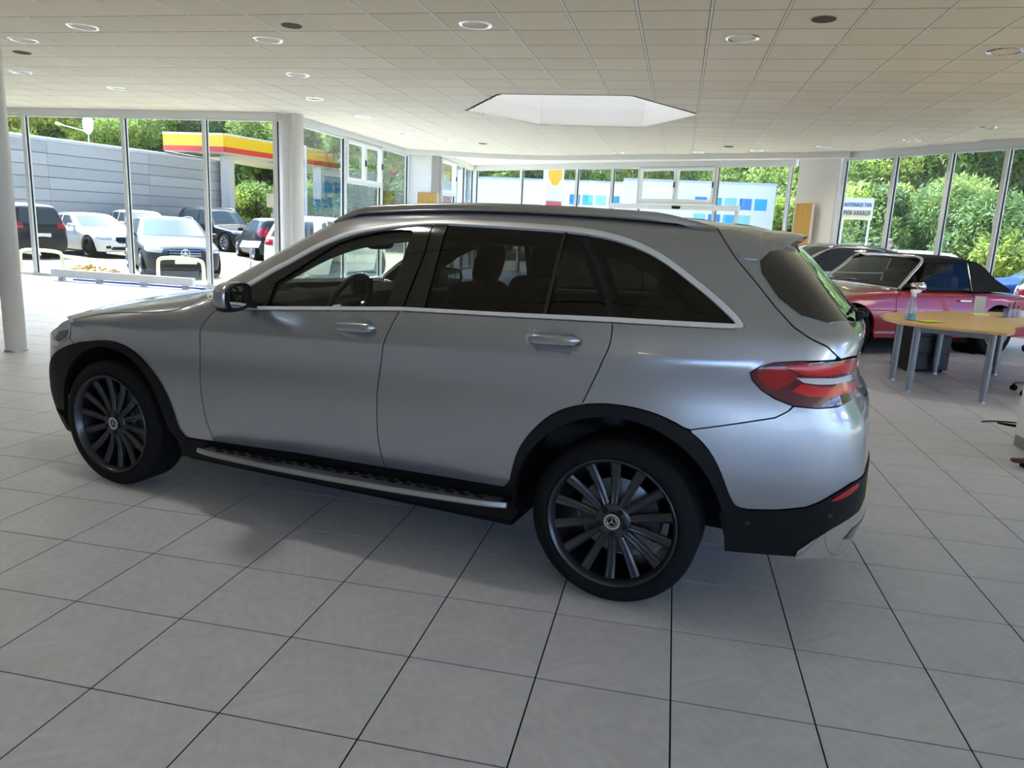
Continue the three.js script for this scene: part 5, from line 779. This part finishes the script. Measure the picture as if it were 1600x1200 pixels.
// ---------- red convertible and black saloon inside ----------
{
  const fo = .86, wb = 2.455, ro = 1.08, xe = wb + ro, w = .885;
  const side = kinks([[.05, w - .12, 0], [.26, w - .05, .06], [.48, w, .08], [.60, w - .002, .05], [.80, w - .035, .06], [.9, w - .09, 0]]);
  const plan = kinks([[-fo - .1, -.22, 0], [-fo + .05, -.10, .05], [-.3, -.02, .2], [.3, 0, .3], [wb, 0, .3], [xe - .3, -.04, .15], [xe, -.13, 0]]);
  const top = kinks([[-fo - .1, .50, 0], [-fo + .02, .66, .04], [-fo + .15, .745, .06], [.70, .872, .15], [1.4, .862, .3], [wb - .1, .868, .2], [xe - .15, .80, .15], [xe + .1, .62, 0]]);
  const rear = kinks([[.1, xe - .12, 0], [.3, xe - .02, .05], [.6, xe, .05], [.9, xe - .06, 0]]), front = kinks([[.1, -fo + .15, 0], [.3, -fo + .03, .05], [.6, -fo, .05], [.9, -fo + .05, 0]]);
  const sh = new Shell({ xf: .2, xr: wb, ya: .45, W: (x, y) => side(y) + plan(x), T: (x, z) => top(x) - .05 * z * z, R: (y, z) => rear(y) - .06 * z * z, F: (y, z) => front(y) + .06 * z * z, kT: () => .06, kR: .08, kF: .08 });
  const red = phy(lin(.40, .018, .035), { roughness: .28, metalness: .15, clearcoat: 1, clearcoatRoughness: .02 });
  const [p, t] = place(2.30, 10.95, -.86, -.51, 0); const off = G(-.42, .70); p.add(new THREE.Vector3(off.x, 0, off.z));
  const { car, both, one } = makeCar('convertible', 'red classic convertible with black soft top behind the desk', p, t, { shell: sh, open: true, paint: red, wb, fo, ro, w, H: .9, yb: .84, yh: .80, R: .318, y0: .24, cell: .045, cowl: .62, bp: 1.98, handles: [], spokes: 14, sw: .014, rim: .66, noFront: true, yd: .80, rearBelt: 2.6, tailY: .62, tailH: .16, mirrorMat: M.chrome, rimMat: M2.alloy });
  car.scale.setScalar(1.07);
  both('side_moulding', stripPoly([[-.45, .515], [-.33, .52]], .02).slice(0, 4), M.chrome, { off: .006 });
  both('side_moulding', [[.40, .515], [wb - .42, .525], [wb - .42, .545], [.40, .535]], M.chrome, { off: .007, cs: .1 }); both('side_moulding', [[wb + .42, .53], [xe - .1, .53], [xe - .1, .55], [wb + .42, .55]], M.chrome, { off: .007, cs: .1 });
  both('sill_moulding', [[.40, .300], [wb - .42, .305], [wb - .42, .330], [.40, .325]], M.chrome, { off: .006, cs: .1 });
  both('belt_moulding', stripPoly([[.72, .850], [1.98, .848]], .014), M.chrome, { off: .004 });
  for (const s of [1, -1]) { const z = sh.side(1.80, .74).z; mesh('door_handle', [rbox(.20, .03, .035, .012, 1.80, .735, s * (z + .014), 2)], M.chrome, car); }
  mesh('bumper', [tube([[xe - .35, .47, .86], [xe - .02, .47, .80], [xe + .05, .47, .4], [xe + .06, .47, 0], [xe + .05, .47, -.4], [xe - .02, .47, -.80], [xe - .35, .47, -.86]], .05, 40, 10)], M.chrome, car);
  mesh('bumper', [tube([[-fo + .35, .45, .86], [-fo - .02, .45, .78], [-fo - .06, .45, 0], [-fo - .02, .45, -.78], [-fo + .35, .45, -.86]], .05, 40, 10)], M.chrome, car);
  // windscreen with chrome frame
  const A = [.74, .875], B = [1.24, 1.245], fr = [[A[0] + .06, A[1] - .02, .73], [A[0] + .30, A[1] + .17, .66], [B[0] + .02, B[1], .585], [B[0] - .03, B[1] + .025, .3], [B[0] - .045, B[1] + .032, 0]];
  const full = fr.concat(fr.slice(0, -1).reverse().map(q => [q[0], q[1], -q[2]])); mesh('windscreen_frame', tube(full, .024, 60, 8), M.chrome, car); mesh('windscreen_frame_lower', tube([[A[0] + .06, A[1] - .02, .73], [A[0] - .04, A[1] - .005, .35], [A[0] - .06, A[1], 0], [A[0] - .04, A[1] - .005, -.35], [A[0] + .06, A[1] - .02, -.73]], .02, 40, 8), M.chrome, car);
  mesh('windscreen', loft([0, .33, .66, 1].map(q => Array.from({ length: 13 }, (_, k) => { const s = (k - 6) / 6; const zb = .72, zt = .585; return [A[0] - .06 + .12 * s * s + q * (B[0] - A[0] + .015 - .06 * s * s), A[1] + q * (B[1] - A[1]) + .03 * q * (1 - s * s), s * (zb + (zt - zb) * q)]; })), false, false, false), M2.clearGlass, car);
  for (const s of [1, -1]) mesh('wiper', tube([[.72, .89, s * .25], [.76, .91, s * .05], [.80, .94, -s * .25]], .007, 14, 6), M.blackPlastic, car);
  // soft top
  const arch = (x, h, hw, base, y1) => Array.from({ length: 17 }, (_, k) => { const a = Math.PI * k / 16, c = Math.cos(a), s = Math.sin(a); return [x, base + (h - base) * Math.pow(Math.max(0, s), .45), hw * Math.sign(c) * Math.pow(Math.abs(c), .6)]; });
  const cloth = M.darkCloth; mesh('soft_top', loft([arch(1.20, 1.275, .60, 1.19), arch(1.28, 1.292, .61, 1.20), arch(1.6, 1.312, .63, 1.215), arch(1.95, 1.300, .64, 1.215), arch(2.12, 1.265, .65, 1.19), arch(2.22, 1.21, .66, 1.10), arch(2.42, 1.04, .70, .92), arch(2.66, .90, .72, .85), arch(2.70, .86, .72, .84)], false, true, false), std(0x0f0f11, .95, 0, { side: THREE.DoubleSide }), car);
  for (const s of [1, -1]) { const g = extrudeZ([[1.98, .855], [2.66, .865], [2.64, .90], [2.42, 1.02], [2.26, 1.17], [2.14, 1.235], [2.02, 1.245], [1.99, 1.18]], 0, .02, .005); const pp = g.attributes.position; for (let i = 0; i < pp.count; i++) { const y = pp.getY(i); pp.setZ(i, s * (pp.getZ(i) + .80 - (y - .86) * .42)); } g.computeVertexNormals(); mesh('soft_top_quarter', g, std(0x0f0f11, .95, 0, { side: THREE.DoubleSide }), car);
    mesh('window_frame', tube([[1.98, .86, s * .80], [1.985, 1.05, s * .72], [1.99, 1.22, s * .65]], .010, 12, 6), M.chrome, car);
    mesh('quarter_window', loft([[[1.02, .865, s * .79], [1.97, .865, s * .79]], [[1.20, 1.07, s * .70], [1.975, 1.07, s * .715]], [[1.28, 1.20, s * .645], [1.98, 1.21, s * .655]]], false, false, false), M2.clearGlass, car);
    mesh('seat_back', rbox(.14, .52, .50, .06, 1.88, .80, s * .38, 3).rotateZ(0), M.leather, car); mesh('headrest', rbox(.09, .17, .26, .04, 1.90, 1.10, s * .38, 3), M.leather, car); }
  mesh('steering_wheel', new THREE.TorusGeometry(.19, .015, 10, 36).rotateY(Math.PI / 2).rotateZ(-.45).translate(1.20, .90, .38), M.leather, car);
  mesh('cabin_tub', box(.95, 2.35, .80, .882, -.66, .66), M.darkCloth, car);
  const b = pc('saloon_car', 'black saloon car with chrome window line behind the red convertible', 2.75, 15.35, -.95, -.28, 1.55, { paint: phy(lin(.012, .016, .028), { roughness: .2, metalness: .2, clearcoat: 1, clearcoatRoughness: .02 }), H: 1.50, wb: 2.85, fo: .82, ro: .85, roofR: 2.45, rearBelt: 3.1, yd: 1.04, yb: .97, yh: .9, chromeLine: true, cowl: .45, wsTop: 1.25, w: .91 }, 0);
}
// ---------- desk and small things ----------
{
  const woodTex = dataTex(256, (x, y) => { const v = 1 + .10 * perN(x * 1, y, 4, 3) + .06 * Math.sin((y * 46 + 3 * perN(x, y, 5, 1)) * 6.283) * .6 + .05 * perN(x, y, 60, 9); return [214 * v, 172 * v, 108 * v]; }, true, .8);
  M.wood = phy(0xffffff, { map: woodTex, roughness: .38, clearcoat: .3, clearcoatRoughness: .2 });
  const L = (u, w) => [u, -w];
  const d = thing('office_desk', 'beech wave-shaped office desk on grey tube legs', 'desk', G(0, 0), -RA);
  const ol = new THREE.CatmullRomCurve3([[2.28, 9.1], [2.26, 8.85], [2.34, 8.55], [2.55, 8.36], [2.9, 8.24], [3.18, 8.14]].map(p => new THREE.Vector3(p[0], 0, -p[1])), false, 'centripetal').getPoints(30).map(p => [p.x, p.z]);
  const ol2 = new THREE.CatmullRomCurve3([[3.22, 8.16], [3.36, 8.42], [3.50, 8.80], [3.78, 9.25], [4.3, 9.55], [5.4, 9.75]].map(p => new THREE.Vector3(p[0], 0, -p[1])), false, 'centripetal').getPoints(30).map(p => [p.x, p.z]);
  const ol3 = new THREE.CatmullRomCurve3([[5.4, 10.9], [4.4, 10.85], [3.8, 10.72], [3.2, 10.30], [2.8, 9.95], [2.45, 9.55], [2.30, 9.2]].map(p => new THREE.Vector3(p[0], 0, -p[1])), false, 'centripetal').getPoints(30).map(p => [p.x, p.z]);
  const pts = [...ol, ...ol2, ...ol3]; const top = prism(pts, .712, .738); uvBox(top, .8); mesh('desk_top', top, M.wood, d); mesh('edge_band', prism(pts.map(p => [p[0], p[1]]), .7105, .712), std(0xb08a52, .6), d);
  const legM = std(0x8f949b, .4, .6);
  for (const [u, w] of [[2.52, 8.62], [3.13, 8.32], [2.53, 9.3], [3.18, 9.98], [3.96, 10.3], [4.9, 9.85], [4.9, 10.7]]) { const lg = mesh('leg', [cyl(.036, .036, .60, 20, u, .41, -w), cyl(.028, .028, .14, 20, u, .07, -w)], legM, d); mesh('foot', [cyl(.034, .036, .014, 20, u, .007, -w)], M.steel, lg); }
  mesh('frame_rail', [bar([2.52, .675, -8.62], [3.13, .675, -8.32], .03, .06), bar([2.53, .675, -9.3], [3.18, .675, -9.98], .03, .06), bar([3.18, .675, -9.98], [3.96, .675, -10.3], .03, .06)], legM, d);
  const pd = thing('pedestal_cabinet', 'black pedestal cabinet under the beech desk', 'cabinet', G(3.06, 10.22), -RA + .35); mesh('carcass', rbox(.50, .64, .40, .008, 0, .35, 0), std(0x17171a, .6), pd); for (let k = 0; k < 3; k++) { const dr = mesh('drawer', rbox(.48, .195, .02, .004, 0, .14 + k * .205, .205), std(0x101013, .5), pd); mesh('handle', rbox(.12, .012, .02, .004, 0, .20 + k * .205, .222), M.blackPlastic, dr); } for (const [x, z] of [[-.2, .15], [.2, .15], [-.2, -.15], [.2, -.15]]) mesh('castor', cyl(.018, .018, .03, 12, x, .015, z), M.rubber, pd);
  // spray bottle
  const y = .738;
  const sb = thing('spray_bottle', 'clear spray bottle with blue cleaner and white trigger', 'bottle', G(2.50, 8.86, y), .4); const prof = [[0, .001], [.040, .001], [.044, .008], [.044, .10], [.036, .14], [.020, .175], [.013, .19], [.013, .205]]; mesh('bottle_body', new THREE.LatheGeometry(prof.map(q => new THREE.Vector2(...q)), 28), phy(0xeaf4f8, { transmission: .9, thickness: 0, roughness: .05 }), sb); mesh('cleaner', new THREE.LatheGeometry([[0, .003], [.038, .003], [.041, .009], [.041, .055], [0, .055]].map(q => new THREE.Vector2(...q)), 28), phy(lin(.12, .48, .72), { roughness: .1, transmission: .4, thickness: 0 }), sb); mesh('trigger_head', [cyl(.017, .017, .03, 16, 0, .215, 0), rbox(.095, .03, .026, .008, .012, .242, 0), rbox(.012, .055, .016, .004, .040, .215, 0).rotateZ(.1), cyl(.007, .009, .02, 10).rotateZ(Math.PI / 2).translate(.068, .244, 0)], std(0xe6eaec, .4), sb); mesh('dip_tube', cyl(.003, .003, .19, 8, 0, .1, 0), M.white, sb); sb.scale.setScalar(1.28);
  const cl = thing('cleaning_cloth', 'folded lime green cleaning cloth beside the spray bottle', 'cloth', G(2.66, 8.78, y), .3); { const g = new THREE.PlaneGeometry(.24, .16, 20, 14).rotateX(-Math.PI / 2), q = g.attributes.position; for (let i = 0; i < q.count; i++) q.setY(i, .008 + .012 * Math.abs(fbm(q.getX(i) * 14, q.getZ(i) * 14, 2))); g.computeVertexNormals(); mesh('cloth', g, std(0xb9d23c, .95, 0, { side: THREE.DoubleSide }), cl); }
  for (const [u, w, t, lb] of [[3.72, 10.45, -.3, 'slanted acrylic holder with a white card near the yellow pad'], [4.22, 10.25, -.5, 'slanted acrylic holder with a white card beside the pen box']]) { const h = thing('card_holder', lb, 'card holder', G(u, w, y), -RA + t); mesh('base', rbox(.13, .004, .09, .001, 0, .002, .02), phy(0xf3f6f8, { transmission: .9, thickness: 0, roughness: .05 }), h); const c = mesh('card', box(-.06, .06, 0, .21, -.001, .001), std(0xf2f0ec, .7), h); c.rotation.x = -.28; const a = mesh('acrylic_sheet', box(-.065, .065, 0, .215, .002, .004), phy(0xf3f6f8, { transmission: .95, thickness: 0, roughness: .03 }), h); a.rotation.x = -.28; }
  const pad = thing('note_pad', 'yellow pad of sticky notes on the desk', 'note pad', G(3.62, 10.15, y), .2); mesh('pad', [rbox(.22, .016, .10, .002, 0, .008, 0)], std(0xe6dc9a, .8), pad); mesh('top_sheet', box(-.10, .11, .016, .0175, -.048, .05), std(0xefe7b4, .8), pad);
  const pb = thing('pen_box', 'clear pen box with blue and black pens', 'pen holder', G(3.96, 10.12, y), .2); const ac = phy(0xdfe6f2, { transmission: .85, thickness: 0, roughness: .08 }); mesh('side', box(-.08, .08, 0, .10, -.045, -.042), ac, pb); mesh('side', box(-.08, .08, 0, .10, .042, .045), ac, pb); mesh('end', box(-.08, -.077, 0, .10, -.042, .042), ac, pb); mesh('end', box(.077, .08, 0, .10, -.042, .042), ac, pb); mesh('bottom', box(-.077, .077, 0, .003, -.042, .042), ac, pb);
  for (const [x, z, c, lb, h] of [[-.05, 0, 0x2b2c8e, 'blue ballpoint pen standing in the clear pen box', .15], [.01, .01, 0x101014, 'thick black marker standing in the clear pen box', .18], [.05, -.015, 0x3c2f70, 'violet pen leaning in the clear pen box', .14]]) { const pn = thing('pen', lb, 'pen', G(3.96 + x, 10.12 + z, y + .004), .3); mesh('barrel', rod([0, 0, 0], [.012, h * .8, 0], .007, 8), std(c, .4), pn); mesh('cap', rod([.012, h * .8, 0], [.016, h, 0], .008, 8), std(c, .35), pn); }
  const bx = thing('card_box', 'small white card box beside the pens', 'box', G(4.08, 10.20, y), -.2); mesh('box', rbox(.12, .08, .08, .003, 0, .04, 0), std(0xeeeef0, .6), bx); mesh('slot', box(-.05, .05, .081, .083, -.01, .01), M.blackPlastic, bx);
  const pp = thing('paper_sheet', 'dark printed sheet lying by the pens', 'paper', G(3.83, 10.02, y), .5); mesh('sheet', box(-.07, .07, .0005, .002, -.05, .05), std(0x53606a, .7), pp);
  // office chair
  const ch = thing('office_chair', 'black swivel office chair with chrome star base at the desk', 'chair', G(4.0, 9.05), -RA + .5); mesh('seat', outwards(loft([[.45, .2, .2], [.46, .24, .24], [.50, .25, .25], [.53, .235, .235], [.54, .18, .18]].map(([yy, a, b]) => superRing(0, 0, 0, a, b, 3.2, 28).map(q => [q[1], yy, q[2]])))), M.leather, ch); mesh('backrest', rbox(.08, .55, .44, .035, .25, .90, 0, 3), M.leather, ch); mesh('back_bar', tube([[.05, .44, 0], [.24, .46, 0], [.30, .6, 0], [.29, .8, 0]], .016, 20, 8), M.blackPlastic, ch); mesh('gas_lift', [cyl(.028, .028, .30, 16, 0, .29, 0), cyl(.04, .05, .06, 16, 0, .11, 0)], legM, ch); for (let k = 0; k < 5; k++) { const a = k / 5 * 6.283 + .6; const bs = mesh('base_arm', [rod([0, .115, 0], [Math.cos(a) * .30, .085, Math.sin(a) * .30], .02, 8, .014)], M.chrome, ch); mesh('castor', [cyl(.03, .03, .02, 16).rotateX(Math.PI / 2).translate(Math.cos(a) * .30, .03, Math.sin(a) * .30 - .014), cyl(.03, .03, .02, 16).rotateX(Math.PI / 2).translate(Math.cos(a) * .30, .03, Math.sin(a) * .30 + .014), box(Math.cos(a) * .30 - .012, Math.cos(a) * .30 + .012, .03, .085, Math.sin(a) * .30 - .006, Math.sin(a) * .30 + .006)], M.rubber, ch); }
  for (const s of [-1, 1]) mesh('armrest', [tube([[-.02, .47, s * .24], [-.02, .55, s * .30], [.0, .68, s * .30], [.12, .70, s * .30], [.2, .70, s * .30]], .016, 20, 8)], M.blackPlastic, ch);
  // counter, brush, cable
  const ct = thing('reception_counter', 'white reception counter with a grey plinth', 'counter', G(2.76, 6.62), -RA + .06); mesh('front_panel', rbox(1.8, 1.02, .9, .006, .90, .09 + .51, .47), M.whiteGloss, ct); mesh('plinth', box(.004, 1.79, 0, .09, .03, .92), std(0x8c8b88, .5), ct); mesh('counter_top', rbox(1.84, .03, .94, .006, .90, 1.125, .47), std(0xd9d8d4, .4), ct);
  const br = thing('hand_brush', 'dark red hand brush lying on the floor by the counter', 'brush', G(2.56, 5.92), -RA + .1); mesh('handle', rbox(.30, .03, .06, .013, .08, .045, 0, 3), std(0x5a0f16, .5), br); mesh('bristles', rbox(.20, .035, .055, .006, .10, .018, 0), std(0x171314, .95), br); mesh('label_strip', rbox(.10, .004, .04, .001, .06, .061, 0), std(0x9c8c84, .6), br);
  const cb = thing('floor_cable', 'black cable loop on the tiles by the counter', 'cable', G(2.93, 7.38), -RA); mesh('cable', tube([[-.13, .006, .02], [.0, .006, -.05], [.2, .006, -.06], [.35, .006, 0], [.2, .006, .05], [.0, .006, .01], [.12, .006, .10], [.4, .006, .12]], .006, 60, 6), M.rubber, cb);
  // low barrier at the left windows
  const b = thing('floor_barrier', 'low white beam barrier on short feet before the left windows', 'barrier', G(-12.45, 13.2), -RA); mesh('beam', rbox(3.25, .155, .10, .01, 1.62, .145, 0), M.whiteGloss, b); for (const x of [.22, 1.1, 2.12, 3.05]) mesh('foot', box(x - .05, x + .05, 0, .07, -.05, .05), M.steel, b);
  const bs = struct('trim_2', 'blue strip along the floor before the left windows', 'floor trim'); mesh('strip', box(-12.1, -9.0, 0, .03, -13.34, -13.46), M.blue, bs);
  const st = thing('price_stand', 'blue topped price stand outside by the dark hatchback', 'display stand', G(-9.6, 15.9, GY), -RA + .3); mesh('pole', cyl(.02, .02, .95, 12, 0, .475, 0), M.steel, st); mesh('base', cyl(.16, .17, .02, 24, 0, .01, 0), M.steel, st); const pl = mesh('panel', rbox(.42, .015, .30, .004, 0, 0, 0), std(0xa9bccb, .4), st); pl.position.y = .97; pl.rotation.x = .45;
}
{ // a passer-by behind the parked cars, standing
  const J = { hip: [0, .95, 0], chest: [0, 1.28, .01], neck: [0, 1.50, .0], shL: [-.19, 1.44, 0], elL: [-.25, 1.15, .0], wrL: [-.25, .90, .06], shR: [.19, 1.44, 0], elR: [.25, 1.15, 0], wrR: [.25, .90, .06], hpL: [-.09, .93, 0], knL: [-.10, .50, .02], anL: [-.10, .08, 0], toL: [-.11, .04, .14], hpR: [.09, .93, 0], knR: [.10, .50, .02], anR: [.10, .08, 0], toR: [.11, .04, .14] };
  const B = [['hip', 'chest', .15, .16], ['chest', 'neck', .15, .06], ['shL', 'shR', .075, .075], ['shL', 'elL', .062, .048], ['elL', 'wrL', .046, .034], ['shR', 'elR', .062, .048], ['elR', 'wrR', .046, .034], ['hpL', 'knL', .09, .062], ['knL', 'anL', .06, .042], ['anL', 'toL', .045, .038], ['hpR', 'knR', .09, .062], ['knR', 'anR', .06, .042], ['anR', 'toR', .045, .038]].map(([a, b, r, q]) => [J[a], J[b], r, q]);
  for (const s of [-1, 1]) { B.push([[s * .25, .90, .06], [s * .25, .83, .075], .030, .028]); for (let k = 0; k < 4; k++) B.push([[s * .25 + (k - 1.5) * .004, .83, .05 + k * .018], [s * .25, .75 + Math.abs(k - 1.5) * .008, .055 + k * .018], .0095, .008]); B.push([[s * .245, .87, .085], [s * .24, .81, .115], .0105, .009]); }
  B.push([[0, 1.50, 0], [0, 1.58, .015], .055, .055], [[0, 1.64, .0], [0, 1.70, -.005], .088, .092], [[0, 1.595, .035], [0, 1.62, .03], .055, .07], [[0, 1.645, .085], [0, 1.63, .105], .014, .017], [[-.088, 1.655, 0], [-.092, 1.64, 0], .02, .016], [[.088, 1.655, 0], [.092, 1.64, 0], .02, .016]);
  const sd = (x, y, z) => { let d = 9; for (const [a, b, r, q] of B) { const bx = b[0] - a[0], by = b[1] - a[1], bz = b[2] - a[2], px = x - a[0], py = y - a[1], pz = z - a[2]; const t = Math.max(0, Math.min(1, (px * bx + py * by + pz * bz) / (bx * bx + by * by + bz * bz))); const e = Math.hypot(px - bx * t, (py - by * t), pz - bz * t) - (r + (q - r) * t), k = Math.min(.03, r * .6), h = Math.max(k - Math.abs(d - e), 0) / k; d = Math.min(d, e) - h * h * k * .25; } return d; };
  const surf = (x0, x1, y0, y1, z0, z1, off, n) => { const N = n, mc = new MarchingCubes(N, M.white, false, false, 400000), sx = (x1 - x0) / 2, sy = (y1 - y0) / 2, sz = (z1 - z0) / 2; mc.isolation = 0; for (let k = 0; k < N; k++) for (let j = 0; j < N; j++) for (let i = 0; i < N; i++) { const X = x0 + sx + sx * (i - N / 2) / (N / 2), Y = y0 + sy + sy * (j - N / 2) / (N / 2), Z = z0 + sz + sz * (k - N / 2) / (N / 2); mc.setCell(i, j, k, -(sd(X, Y, Z) - off)); } mc.update(); const c = mc.count, p = Array.from(mc.positionArray.slice(0, c * 3)); for (let i = 0; i < c; i++) { p[i * 3] = x0 + sx + p[i * 3] * sx; p[i * 3 + 1] = y0 + sy + p[i * 3 + 1] * sy; p[i * 3 + 2] = z0 + sz + p[i * 3 + 2] * sz; } const g = rawGeo(p, null, Array.from({ length: c }, (_, i) => i)); g.deleteAttribute('normal'); const m = mergeVertices(g, 1e-4); m.computeVertexNormals(); return m; };
  const o = thing('person', 'person with short grey hair standing among the parked cars outside', 'person', G(5.95, 24.2, GY), -RA + 2.6);
  mesh('body', surf(-.36, .36, -.02, 1.86, -.22, .22, 0, 92), std(0xc9967c, .6), o); mesh('shirt', surf(-.36, .36, 1.0, 1.49, -.24, .24, .012, 48), std(0x8f8f96, .9), o); mesh('trousers', surf(-.22, .22, .10, 1.02, -.2, .2, .012, 48), std(0x2c3242, .9), o);
  mesh('hair', new THREE.SphereGeometry(.102, 24, 12, 0, 6.283, 0, 1.35).scale(.98, 1.05, 1.05).rotateX(-.35).translate(0, 1.705, -.012), std(0x8b857c, .95), o); for (const s of [-1, 1]) { mesh('eye', new THREE.SphereGeometry(.011, 10, 8).translate(s * .033, 1.675, .083), std(0xd8d4cc, .3), o); mesh('shoe', outwards(loft([superRing(s * .105, .05, 0, .05, .05).map(p => [p[0], p[1], -.05]), superRing(s * .105, .05, 0, .05, .05).map(p => [p[0] + (p[2]) * .9, p[1], 0]), superRing(s * .11, .04, 0, .045, .052).map(p => [p[0] + p[2], p[1] * .9, .12]), superRing(s * .112, .03, 0, .03, .035).map(p => [p[0] + p[2], p[1] * .8, .21])])), std(0x1b1a1c, .7), o); }
  mesh('mouth', rbox(.045, .008, .01, .003, 0, 1.598, .088), std(0x9c5a52, .6), o);
}
{ // automatic door header in the bay
  const h = thing('door_operator', 'white door operator beam across the bay windows', 'door operator', G(-2.0, 22.62, 2.14), -RA + Math.atan2(-5.26, 9.38)); mesh('beam', rbox(3.95, .14, .16, .01, 1.98, .07, .10), M.whiteGloss, h); mesh('sensor', rbox(.22, .07, .08, .01, 2.2, .06, .22), M.blackPlastic, h); mesh('door_post', box(3.86, 3.93, -2.14, .0, .04, .12), M.frame, h); mesh('door_post', box(.02, .09, -2.14, .0, .04, .12), M.frame, h);
}
renderer.render(scene, camera);
